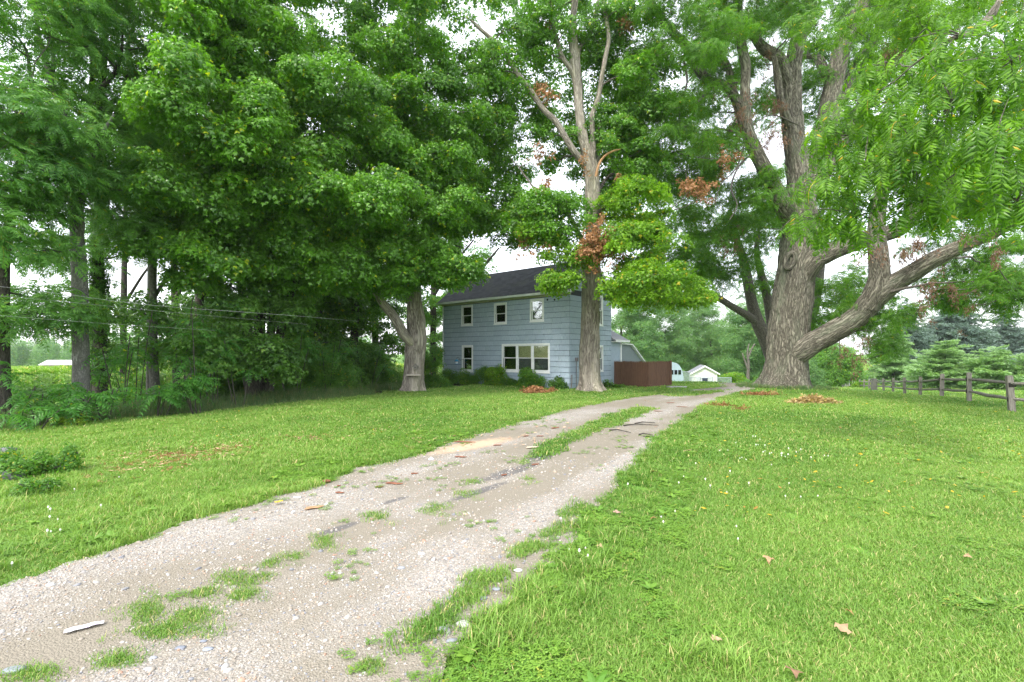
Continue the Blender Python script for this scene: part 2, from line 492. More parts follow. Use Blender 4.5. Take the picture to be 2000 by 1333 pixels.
def tuft(n, rad, hgt, wid, rs, mat, name, lean=.5, seg=2):
    L = Leafy()
    for k in range(n):
        a = rs.uniform(0, 2 * np.pi); r = rad * math.sqrt(rs.random()); d = rs.uniform(0, 2 * np.pi)
        h_ = hgt * rs.uniform(.5, 1.15); le = lean * rs.uniform(.2, 1.3) * h_
        b = np.array([math.cos(a) * r, math.sin(a) * r, -.01]); dx = np.array([math.cos(d), math.sin(d), 0]); sx = np.array([-math.sin(d), math.cos(d), 0]) * wid * .5
        m1 = b + dx * le * .35 + np.array([0, 0, h_ * .6]); tip = b + dx * le + np.array([0, 0, h_ * rs.uniform(.75, 1.0)])
        L.add([b - sx, b + sx, m1 + sx * .8, m1 - sx * .8, tip], [(0, 1, 2, 3), (3, 2, 4)], rs.random())
    return L.obj(name, mat)
UNIT['grass'] = [tuft(38, .10, .050, .0055, rs, M['grass'], 'grass_tuft', .9) for k in range(4)]
UNIT['grass_wide'] = [tuft(46, .22, .062, .014, rs, M['grass'], 'grass_tuft', .9) for k in range(4)]
UNIT['grass_far'] = [tuft(40, .45, .075, .030, rs, M['grass'], 'grass_tuft', .8) for k in range(3)]
UNIT['grass_long'] = [tuft(40, .12, .17, .009, rs, M['grass'], 'grass_clump', .9) for k in range(3)]
UNIT['weed'] = [tuft(40, .22, .65, .014, rs, M['weed'], 'weed_tuft', .5) for k in range(3)]

def clover_patch(n, rad, rs):
    L = Leafy()
    for k in range(n):
        a = rs.uniform(0, 2 * np.pi); r = rad * math.sqrt(rs.random()); z = rs.uniform(.03, .065)
        c = np.array([math.cos(a) * r, math.sin(a) * r, z]); y0 = rs.uniform(0, 6.28)
        q = rs.random()
        for j in range(3):
            V, Fc = place(OVAL, (0, 0, 0), y0 + j * 2.09, rs.normal(-.1, .2), rs.normal(0, .2), .022)
            V[:, 1] *= 1.5
            L.add(V + c, Fc, q)
    return L.obj('clover_patch', M['clover'])
UNIT['clover'] = [clover_patch(30, .11, rs) for k in range(3)]

def broadleaf(n, rs):
    L = Leafy()
    for k in range(n):
        V, Fc = place(OVAL, (0, 0, .01), k * 6.28 / n + rs.normal(0, .2), rs.uniform(-.5, -.15), rs.normal(0, .2), rs.uniform(.07, .12))
        L.add(V, Fc, rs.random())
    return L.obj('plantain', M['clover'])
UNIT['plantain'] = [broadleaf(8, rs) for k in range(2)]

def flower(rs):
    o = MB()
    V, Q, _, _ = tube([(0, 0, 0), (.004, 0, .08)], .0012, 3)
    o.add(V, Q)
    for (z, r) in ((.08, .010), (.088, .013), (.098, .009)):
        o.tube([(.004, 0, z - .004), (.004, 0, z + .005)], [r, r * .8], 6)
    return bpy.data.objects.new('clover_head', mesh_data('clover_head', np.vstack(o.V), o.F, M['white_flower']))
UNIT['flower'] = [flower(rs)]

def cornplant(rs):
    L = Leafy()
    V, Q, _, _ = tube([(0, 0, 0), (0, 0, 1.9), (.02, 0, 2.2)], [.02, .014, .006], 4); L.add(V, [tuple(q) for q in Q], .3)
    for k in range(11):
        z = .3 + k * .155; a = (k % 2) * math.pi + rs.normal(0, .5); ln = .75 * rs.uniform(.7, 1.1)
        P = [np.array([math.cos(a) * ln * u, math.sin(a) * ln * u, z + .45 * u - .65 * u * u]) for u in (0, .35, .7, 1)]
        s = np.array([-math.sin(a), math.cos(a), 0]) * .045
        L.add([P[0] - s * .5, P[0] + s * .5, P[1] + s, P[1] - s, P[2] + s * .8, P[2] - s * .8, P[3]], [(0, 1, 2, 3), (3, 2, 4, 5), (5, 4, 6)], rs.random() * .8)
    for k in range(5):
        V, Fc = place(LANCE, (.02, 0, 2.15), k * 1.3, -1.0, 0, .3); L.add(V, Fc, .97)
    return L
def cornclump(rs):
    L = Leafy()
    for i in range(5):
        c = cornplant(rs); off = np.array([0, i * .22 - .44, 0]) + np.array([rs.normal(0, .03), 0, 0])
        s = rs.uniform(.9, 1.1); V = np.vstack(c.V) * s + off
        L.V.append(V); L.F += [tuple(j + L.n for j in f) for f in c.F]; L.lr += c.lr; L.n += len(V)
    return L.obj('corn_row', M['corn'])
UNIT['corn'] = [cornclump(rs) for k in range(3)]

# ------------------------------------------------------------------ geometry-node scatter of a leaf unit on points
_trees = {}
def scatter_tree(key):
    if key in _trees: return _trees[key]
    g = bpy.data.node_groups.new('scatter_' + key, 'GeometryNodeTree')
    g.interface.new_socket('Geometry', in_out='INPUT', socket_type='NodeSocketGeometry')
    g.interface.new_socket('Geometry', in_out='OUTPUT', socket_type='NodeSocketGeometry')
    gi = g.nodes.new('NodeGroupInput'); go = g.nodes.new('NodeGroupOutput')
    m2p = g.nodes.new('GeometryNodeMeshToPoints')
    iop = g.nodes.new('GeometryNodeInstanceOnPoints')
    join = g.nodes.new('GeometryNodeJoinGeometry')
    for ob in UNIT[key]:
        oi = g.nodes.new('GeometryNodeObjectInfo'); oi.inputs['Object'].default_value = ob; oi.inputs['As Instance'].default_value = False
        gti = g.nodes.new('GeometryNodeGeometryToInstance')
        g.links.new(oi.outputs['Geometry'], gti.inputs[0]); g.links.new(gti.outputs[0], join.inputs[0])
    def attr(nm, typ):
        a = g.nodes.new('GeometryNodeInputNamedAttribute'); a.data_type = typ; a.inputs['Name'].default_value = nm
        return a.outputs['Attribute']
    g.links.new(gi.outputs[0], m2p.inputs['Mesh']); g.links.new(m2p.outputs[0], iop.inputs['Points'])
    g.links.new(join.outputs[0], iop.inputs['Instance'])
    iop.inputs['Pick Instance'].default_value = True
    g.links.new(attr('var', 'INT'), iop.inputs['Instance Index'])
    g.links.new(attr('rot', 'FLOAT_VECTOR'), iop.inputs['Rotation'])
    g.links.new(attr('scl', 'FLOAT'), iop.inputs['Scale'])
    g.links.new(iop.outputs[0], go.inputs[0])
    _trees[key] = g
    return g

def eulers(nrm, yaw):
    """XYZ Euler angles that turn +Z to nrm after a spin of yaw about +Z"""
    n = nrm / (np.linalg.norm(nrm, axis=1)[:, None] + 1e-9)
    ref = np.stack([np.cos(yaw), np.sin(yaw), np.zeros_like(yaw)], 1)
    x = ref - n * (ref * n).sum(1)[:, None]; x /= np.linalg.norm(x, axis=1)[:, None] + 1e-9
    y = np.cross(n, x)
    ry = -np.arcsin(np.clip(x[:, 2], -1, 1)); rx = np.arctan2(y[:, 2], n[:, 2]); rz = np.arctan2(x[:, 1], x[:, 0])
    return np.stack([rx, ry, rz], 1)

def scatter(name, key, P, nrm=None, yaw=None, scl=1.0, tint=None, parent=None, origin=(0, 0, 0), kind='stuff', label=None):
    P = np.asarray(P, float).reshape(-1, 3); n = len(P)
    if n == 0: return None
    if nrm is None: nrm = np.tile([0, 0, 1.], (n, 1))
    if yaw is None: yaw = rng.uniform(0, 2 * np.pi, n)
    scl = np.broadcast_to(np.asarray(scl, float), (n,)); tint = rng.random(n) if tint is None else np.clip(tint, 0, 1)
    me = mesh_data(name, P - np.asarray(origin), None, None, False, {
        'rot': ('FLOAT_VECTOR', 'POINT', eulers(nrm, yaw)), 'scl': ('FLOAT', 'POINT', scl),
        'tint': ('FLOAT', 'POINT', tint), 'var': ('INT', 'POINT', rng.integers(0, len(UNIT[key]), n).astype(np.int32))})
    for ob in UNIT[key]: pass
    me.materials.append(UNIT[key][0].data.materials[0])
    o = link(name, me, parent)
    md = o.modifiers.new('scatter', 'NODES'); md.node_group = scatter_tree(key)
    tag(o, label, None, None, kind)
    return o

# ------------------------------------------------------------------ ground
m, t, out = newmat('lawn_soil')
pos = N(t, 'ShaderNodeNewGeometry').outputs['Position']
a_ = noise(t, pos, .25, 4); b_ = noise(t, pos, 3.0, 5); c_ = noise(t, mapping(t, pos, (1, 1, 1)), 40, 4)
gc = ramp(t, b_, [(.3, (.070, .170, .025)), (.6, (.130, .280, .040)), (.8, (.20, .33, .07))])
gc = mixc(t, mth(t, 'MULTIPLY', mth(t, 'SUBTRACT', a_, .5), 2.2, True), gc, (.19, .27, .055))
gc = mixc(t, mth(t, 'MULTIPLY', mth(t, 'SUBTRACT', c_, .50), 3.5, True), gc, (.19, .155, .085))
principled(t, out, gc, .9, .1, c_, .5, .03)
M['lawn'] = m
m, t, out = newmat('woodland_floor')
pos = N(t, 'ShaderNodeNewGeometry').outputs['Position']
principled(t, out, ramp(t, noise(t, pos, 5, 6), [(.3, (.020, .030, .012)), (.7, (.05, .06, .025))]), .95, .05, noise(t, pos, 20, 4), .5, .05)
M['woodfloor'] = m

def band(x, y):       # loose gravel lies in long bands beside the packed wheel tracks
    ca, sa = math.cos(R(60)), math.sin(R(60))
    u = x * ca + y * sa; v = -x * sa + y * ca + .010 * u * u * .4
    return .75 * n2(u * .22, v * 1.5, 1.0, 3, 8.) + .35 * n2(x, y, 1.7, 3, 9.) - .05

def grid_sheet(name, xs, ys, mat, mask=None, dz=0.0, kind='structure', hfun=None):
    X, Y = np.meshgrid(xs, ys)
    Z = (hfun or ground_h)(X, Y) + dz
    V = np.stack([X, Y, Z], 2).reshape(-1, 3)
    nx = len(xs)
    i, j = np.meshgrid(np.arange(len(ys) - 1), np.arange(nx - 1), indexing='ij')
    a = (i * nx + j).ravel(); Q = np.stack([a, a + 1, a + nx + 1, a + nx], 1)
    if mask is not None:
        c = V[Q].mean(1); keep = mask(c[:, 0], c[:, 1]); Q = Q[keep]
        used = np.unique(Q); re = np.zeros(len(V), int); re[used] = np.arange(len(used)); V = V[used]; Q = re[Q]
    o = mk(name, V, Q, mat, None, True, {'gravelly': ('FLOAT', 'POINT', band(V[:, 0], V[:, 1]))} if name == 'driveway' else None); tag(o, kind=kind); return o

xs = np.unique(np.concatenate([np.linspace(-1500, -60, 30), np.linspace(-60, -20, 40), np.linspace(-20, 26, 190), np.linspace(26, 100, 70), np.linspace(100, 1500, 30)]))
ys = np.unique(np.concatenate([np.linspace(-60, -2, 20), np.linspace(-2, 40, 190), np.linspace(40, 130, 80), np.linspace(130, 2500, 40)]))
grid_sheet('lawn', xs, ys, M['lawn'])
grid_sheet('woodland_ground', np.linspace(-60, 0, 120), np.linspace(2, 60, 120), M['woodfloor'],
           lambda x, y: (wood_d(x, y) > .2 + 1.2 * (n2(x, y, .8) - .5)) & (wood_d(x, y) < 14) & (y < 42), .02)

# driveway ------------------------------------------------------
LE = [(-700, 1333), (-300, 1235), (0, 1145), (130, 1105), (260, 1058), (400, 1010), (500, 985), (560, 965), (640, 940), (700, 915), (780, 900), (850, 880), (900, 862), (960, 843), (1010, 828), (1060, 815), (1110, 800), (1170, 788), (1230, 778), (1300, 770), (1360, 762), (1410, 756)]
RE = [(860, 1345), (960, 1215), (1050, 1130), (1110, 1060), (1160, 1005), (1205, 955), (1250, 900), (1290, 855), (1330, 822), (1370, 797), (1420, 775), (1455, 765), (1480, 758)]
left_edge = [gp(*p) for p in LE]; right_edge = [gp(*p) for p in RE]
DRIVE = [(-6.5, -3), (-9, .5)] + [tuple(p) for p in left_edge] + [(17.0, 40), (18.5, 40)] + [tuple(p) for p in right_edge[::-1]] + [(-.6, 1.2), (-.8, -3)]
STRIP = [tuple(gp(*p)) for p in [(1035, 893), (1075, 868), (1140, 838), (1200, 812), (1250, 795), (1275, 800), (1235, 818), (1180, 838), (1130, 858), (1090, 882), (1060, 895)]]
STRIP2 = [tuple(gp(*p)) for p in [(790, 1262), (860, 1205), (930, 1150), (1000, 1095), (1060, 1050), (1130, 985), (1150, 990), (1110, 1035), (1040, 1090), (975, 1140), (900, 1195), (830, 1255)]]
STRIP3 = [tuple(gp(*p)) for p in [(1300, 772), (1360, 765), (1420, 763), (1380, 770), (1320, 778)]]
TUFTS = [(470, 1135, 45, 16), (285, 1200, 34, 22), (380, 1212, 42, 18), (330, 1240, 60, 14), (635, 1058, 30, 16), (740, 1010, 28, 10), (845, 1000, 40, 14), (910, 968, 24, 8), (925, 945, 22, 7), (570, 1090, 26, 8), (530, 1105, 18, 6), (230, 1300, 40, 10), (60, 1325, 50, 8), (395, 1165, 30, 8), (1020, 905, 14, 8), (470, 1170, 35, 8), (1035, 940, 12, 6), (720, 1310, 18, 8), (835, 1235, 30, 8), (300, 1050, 16, 6)]

def drive_mask(x, y, grow=0.0):
    xx = x + .5 * (n2(x, y, 1.6, 3, 3.1) - .5) + .16 * (n2(x, y, 9, 2, 7.7) - .5)
    yy = y + .5 * (n2(x, y, 1.6, 3, 9.4) - .5)
    return pip(xx, yy, DRIVE)
def strip_mask(x, y):
    xx = x + .35 * (n2(x, y, 3, 3, 5.1) - .5); yy = y + .5 * (n2(x, y, 3, 3, 1.4) - .5)
    return pip(xx, yy, STRIP) | (pip(xx, yy, STRIP2) & (n2(x, y, 3.5, 2, 2.2) > .42)) | pip(xx, yy, STRIP3)

m, t, out = newmat('gravel_surface')
pos = N(t, 'ShaderNodeNewGeometry').outputs['Position']
f1 = noise(t, pos, 1.1, 5); f2 = noise(t, pos, 60, 6, .7)
vo = N(t, 'ShaderNodeTexVoronoi', i_Scale=75.0); t.links.new(pos, vo.inputs['Vector'])
vo2 = N(t, 'ShaderNodeTexVoronoi', i_Scale=34.0); t.links.new(pos, vo2.inputs['Vector'])
hs = N(t, 'ShaderNodeSeparateColor'); t.links.new(vo.outputs['Color'], hs.inputs[0])
stone = ramp(t, hs.outputs[0], [(.0, (.20, .20, .21)), (.25, (.26, .235, .195)), (.55, (.34, .315, .28)), (.8, (.46, .45, .43)), (1, (.24, .185, .14))])
hs2 = N(t, 'ShaderNodeSeparateColor'); t.links.new(vo2.outputs['Color'], hs2.inputs[0])
stone = mixc(t, .35, stone, ramp(t, hs2.outputs[1], [(0, (.18, .18, .19)), (.5, (.32, .285, .24)), (1, (.46, .45, .43))]))
sand = ramp(t, f2, [(.3, (.185, .165, .130)), (.7, (.290, .262, .212))])
gat = N(t, 'ShaderNodeAttribute', attribute_name='gravelly').outputs['Fac']
gmask = mth(t, 'MULTIPLY', mth(t, 'SUBTRACT', mth(t, 'ADD', gat, mth(t, 'MULTIPLY', f2, .35)), .62), 4.0, True)
gcol = mixc(t, gmask, sand, stone)
# old dark stain and pale sawdust: marks with a place of their own
def blob_mask(cx, cy, rx, ry, ang, gain=3.0):
    mp = t.nodes.new('ShaderNodeMapping'); mp.vector_type = 'TEXTURE'
    mp.inputs['Location'].default_value = (cx, cy, 0); mp.inputs['Rotation'].default_value = (0, 0, ang); mp.inputs['Scale'].default_value = (rx, ry, 100)
    t.links.new(pos, mp.inputs['Vector'])
    ln = N(t, 'ShaderNodeVectorMath', operation='LENGTH'); t.links.new(mp.outputs[0], ln.inputs[0])
    e = mth(t, 'SUBTRACT', 1.25, mth(t, 'ADD', ln.outputs['Value'], mth(t, 'MULTIPLY', noise(t, pos, 9, 4), .75)))
    return mth(t, 'MULTIPLY', e, gain, True)
g0 = gp(1050, 898); g1 = gp(975, 940)
for (px, py, rx, ry) in ((1052, 898, .55, .22), (1000, 925, 1.0, .22), (940, 962, .8, .12), (770, 980, .35, .08), (660, 1035, .35, .10)):
    q = gp(px, py)
    gcol = mixc(t, mth(t, 'MULTIPLY', blob_mask(q[0], q[1], rx, ry, R(52)), .72), gcol, (.10, .10, .105))
q = gp(925, 872)
gcol = mixc(t, mth(t, 'MULTIPLY', blob_mask(q[0], q[1], 1.6, .5, R(48), 2.0), .7), gcol, (.62, .44, .30))
bh = mth(t, 'ADD', mth(t, 'MULTIPLY', vo.outputs['Distance'], -1.0), mth(t, 'MULTIPLY', f2, .5))
principled(t, out, gcol, .92, .15, bh, .8, .012)
M['gravel'] = m

def drive_h(X, Y):
    return ground_h(X, Y) + .018 + .030 * (band(X, Y) - .5) + .012 * (n2(X, Y, 2.2, 3, 4.4) - .5)
grid_sheet('driveway', np.arange(-10, 3, .06), np.arange(1.0, 11, .06), M['gravel'], drive_mask, 0, 'structure', drive_h)
o2 = grid_sheet('driveway', np.arange(-4.12, 19, .12), np.arange(10.96, 40, .12), M['gravel'], drive_mask, 0, 'structure', drive_h)

# pebbles -------------------------------------------------------
m, t, out = newmat('pebble')
oi = N(t, 'ShaderNodeObjectInfo').outputs['Random']
pc = ramp(t, oi, [(0, (.16, .18, .22)), (.12, (.22, .24, .27)), (.2, (.29, .255, .21)), (.45, (.36, .325, .28)), (.62, (.46, .445, .42)), (.8, (.47, .465, .45)), (.93, (.42, .30, .21)), (1, (.36, .19, .13))])
tc = N(t, 'ShaderNodeTexCoord').outputs['Object']
principled(t, out, mixc(t, mth(t, 'MULTIPLY', noise(t, tc, 2.5, 4), .5), pc, (.30, .26, .22)), .75, .3)
M['pebble'] = m
def pebble(rs):
    import bmesh
    bm = bmesh.new(); bmesh.ops.create_icosphere(bm, subdivisions=1, radius=1.0)
    for v in bm.verts:
        v.co *= rs.uniform(.8, 1.15); v.co.z *= .55; v.co.x *= 1.25
    me = bpy.data.meshes.new('pebble'); bm.to_mesh(me); bm.free()
    me.polygons.foreach_set('use_smooth', np.ones(len(me.polygons), bool))
    me.materials.append(M['pebble']); return bpy.data.objects.new('pebble', me)
UNIT['pebble'] = [pebble(rs) for k in range(5)]

def sample_area(n, x0, x1, y0, y1):
    return rng.uniform(x0, x1, n), rng.uniform(y0, y1, n)
PB = []
for (n, y0, y1, smin, smax) in ((52000, 1.8, 5, .004, .013), (36000, 5, 9, .006, .015), (30000, 9, 16, .007, .014), (14000, 16, 30, .009, .017)):
    x, y = sample_area(n, -y1 * 1.15 - .5, min(y1 * .62, 15), y0, y1)
    k = drive_mask(x, y) & (band(x, y) + .35 * rng.random(n) > .64)
    x, y = x[k], y[k]
    s = smin + (smax - smin) * rng.random(len(x)) ** 3
    PB.append(np.stack([x, y, drive_h(x, y) + s * .1, s], 1))
# bigger stones
x, y = sample_area(900, -8, 4, 2, 10); k = drive_mask(x, y); x, y = x[k], y[k]
s = rng.uniform(.014, .030, len(x)); PB.append(np.stack([x, y, drive_h(x, y), s], 1))
PB = np.vstack(PB)
nr = np.tile([0, 0, 1.], (len(PB), 1)) + rng.normal(0, .35, (len(PB), 3))
scatter('loose_gravel', 'pebble', PB[:, :3], nr, None, PB[:, 3], None)

# ------------------------------------------------------------------ lawn grass
HOUSE_N = np.array([3.02, 25.3]); HA = math.atan2(-.653, .758)
e1 = np.array([math.cos(HA), math.sin(HA)]); e2 = np.array([-math.sin(HA), math.cos(HA)])
def house_mask(x, y):
    lx = (x - HOUSE_N[0]) * e1[0] + (y - HOUSE_N[1]) * e1[1]; ly = (x - HOUSE_N[0]) * e2[0] + (y - HOUSE_N[1]) * e2[1]
    return (lx > -10.2) & (lx < .2) & (ly > -.15) & (ly < 9)
WAL = at(1533, 757, 26.8)[:2]
def lawn_ok(x, y):
    k = ~drive_mask(x, y) | strip_mask(x, y)
    k &= wood_d(x, y) < .4 + .8 * (n2(x, y, .9) - .5)
    k &= ~house_mask(x, y)
    return k
def dryness(x, y):
    d = n2(x, y, .22, 4, 12.) * .9 + n2(x, y, 1.4, 2, 2.) * .35
    e = np.exp(-((x - 7) ** 2 / 30 + (y - 8) ** 2 / 12)) * .25
    return (d - .42) * 1.9 + .30 + e
GR = {'grass': [], 'grass_wide': [], 'grass_far': []}
for (key, n, y0, y1, sc) in (('grass', 26000, 1.6, 5.2, 1.0), ('grass', 24000, 5.2, 8.5, 1.15), ('grass_wide', 17000, 8.2, 14, 1.0), ('grass_wide', 26000, 14, 24, 1.15), ('grass_far', 16000, 23, 45, 1.0), ('grass_far', 12000, 45, 95, 1.6)):
    x0 = -y1 * 1.12 - .5; x1 = y1 * 1.12 + .5
    if y0 > 24: x0 = -8
    x, y = sample_area(n, x0, x1, y0, y1)
    k = lawn_ok(x, y) & (np.abs(x) < 1.12 * y + .8) & (n2(x, y, 2.7, 2, 6.6) + .25 * n2(x, y, .5, 2, 3.3) > .40)
    x, y = x[k], y[k]
    z = ground_h(x, y)
    z = np.where(strip_mask(x, y) & drive_mask(x, y), z + .02, z)
    s = sc * rng.uniform(.75, 1.2, len(x)) * (.85 + .4 * n2(x, y, .8, 2, 4.))
    GR[key].append(np.stack([x, y, z, s, dryness(x, y)], 1))
for key, L_ in GR.items():
    A = np.vstack(L_); nr = np.tile([0, 0, 1.], (len(A), 1)) + rng.normal(0, .08, (len(A), 3))
    scatter('grass', key, A[:, :3], nr, None, A[:, 3], A[:, 4] + rng.normal(0, .12, len(A)))
# long rough grass along the driveway edges, clover and plantain
x, y = sample_area(60000, -16, 12, 1.8, 24)
dm = drive_mask(x, y)
near = np.zeros(len(x), bool)
for a in np.linspace(0, 2 * np.pi, 8, endpoint=False):
    near |= drive_mask(x + .5 * math.cos(a), y + .5 * math.sin(a))
k = ~dm & near & (wood_d(x, y) < 0) & (n2(x, y, 1.2, 3, 3.) > .5)
ex, ey = x[k][:1800], y[k][:1800]
xl, yl = sample_area(9000, -12, 3, 4.5, 9.5)
k = ~drive_mask(xl, yl) & (wood_d(xl, yl) < 0) & (n2(xl, yl, .9, 3, 3.) > .52) & (xl < 0)
ex = np.concatenate([ex, xl[k][:900]]); ey = np.concatenate([ey, yl[k][:900]])
q = gp(1390, 1300); ex = np.concatenate([ex, q[0] + rng.normal(0, .16, 16)]); ey = np.concatenate([ey, q[1] + rng.normal(0, .07, 16)])
scatter('rough_grass', 'grass_long', np.stack([ex, ey, ground_h(ex, ey)], 1), None, None, rng.uniform(.45, .95, len(ex)), dryness(ex, ey) + .1)
x, y = sample_area(42000, -14, 11, 1.8, 13)
near = np.zeros(len(x), bool)
for a in np.linspace(0, 2 * np.pi, 8, endpoint=False):
    near |= drive_mask(x + 1.1 * math.cos(a), y + 1.1 * math.sin(a))
k = (~drive_mask(x, y)) & (wood_d(x, y) < 0) & (rng.random(len(x)) < 1.2 * np.maximum(near * sstep(.40, .62, n2(x, y, 1.5, 4, 21.)), .22 * sstep(.5, .75, n2(x, y, .9, 4, 25.))) * .7)
x, y = x[k], y[k]
scatter('clover', 'clover', np.stack([x, y, ground_h(x, y)], 1), None, None, rng.uniform(.6, 1.0, len(x)), None)
j = rng.random(len(x)) < .06
scatter('plantain_weeds', 'plantain', np.stack([x[j], y[j], ground_h(x[j], y[j]) + .03], 1), None, None, rng.uniform(.7, 1.2, j.sum()), None)
# clover flowers: two loose drifts on the right lawn, a few by the left edge
fx, fy = [], []
for (px, py, sx, sy, n) in ((1480, 885, 55, 14, 22), (1350, 950, 60, 12, 8), (1540, 898, 60, 10, 8), (1130, 1085, 14, 14, 5), (60, 1060, 60, 50, 7), (200, 1010, 80, 30, 4), (1340, 1010, 90, 25, 6), (1560, 960, 80, 20, 4)):
    for i in range(n):
        g = gp(px + rng.normal(0, sx), max(780, py + rng.normal(0, sy))); fx.append(g[0]); fy.append(g[1])
fx, fy = np.array(fx), np.array(fy); k = ~drive_mask(fx, fy); fx, fy = fx[k], fy[k]
scatter('clover_flowers', 'flower', np.stack([fx, fy, ground_h(fx, fy)], 1), None, None, rng.uniform(.6, .95, len(fx)), None)
# tufts in the gravel
TP = []
for (px, py, rx, ry) in TUFTS:
    n = int(8 + rx * ry / 18)
    for i in range(n):
        g = gp(px + rng.normal(0, rx * .42), py + rng.normal(0, ry * .42)); TP.append((g[0], g[1]))
    for i in range(n // 3):
        g = gp(px + rng.normal(0, rx * .9), py + rng.normal(0, ry * .9)); TP.append((g[0], g[1]))
TP = np.array(TP)
scatter('grass_in_gravel', 'grass', np.stack([TP[:, 0], TP[:, 1], drive_h(TP[:, 0], TP[:, 1])], 1), None, None, rng.uniform(.25, 1.0, len(TP)) ** 1.2, rng.uniform(.1, 1.0, len(TP)))
x, y = sample_area(9000, -9, 5, 1.8, 14)
k = drive_mask(x, y) & (n2(x, y, 2.2, 3, 31.) > .67)
x, y = x[k], y[k]
scatter('sparse_weeds', 'clover', np.stack([x, y, drive_h(x, y)], 1), None, None, rng.uniform(.25, .5, len(x)), None)
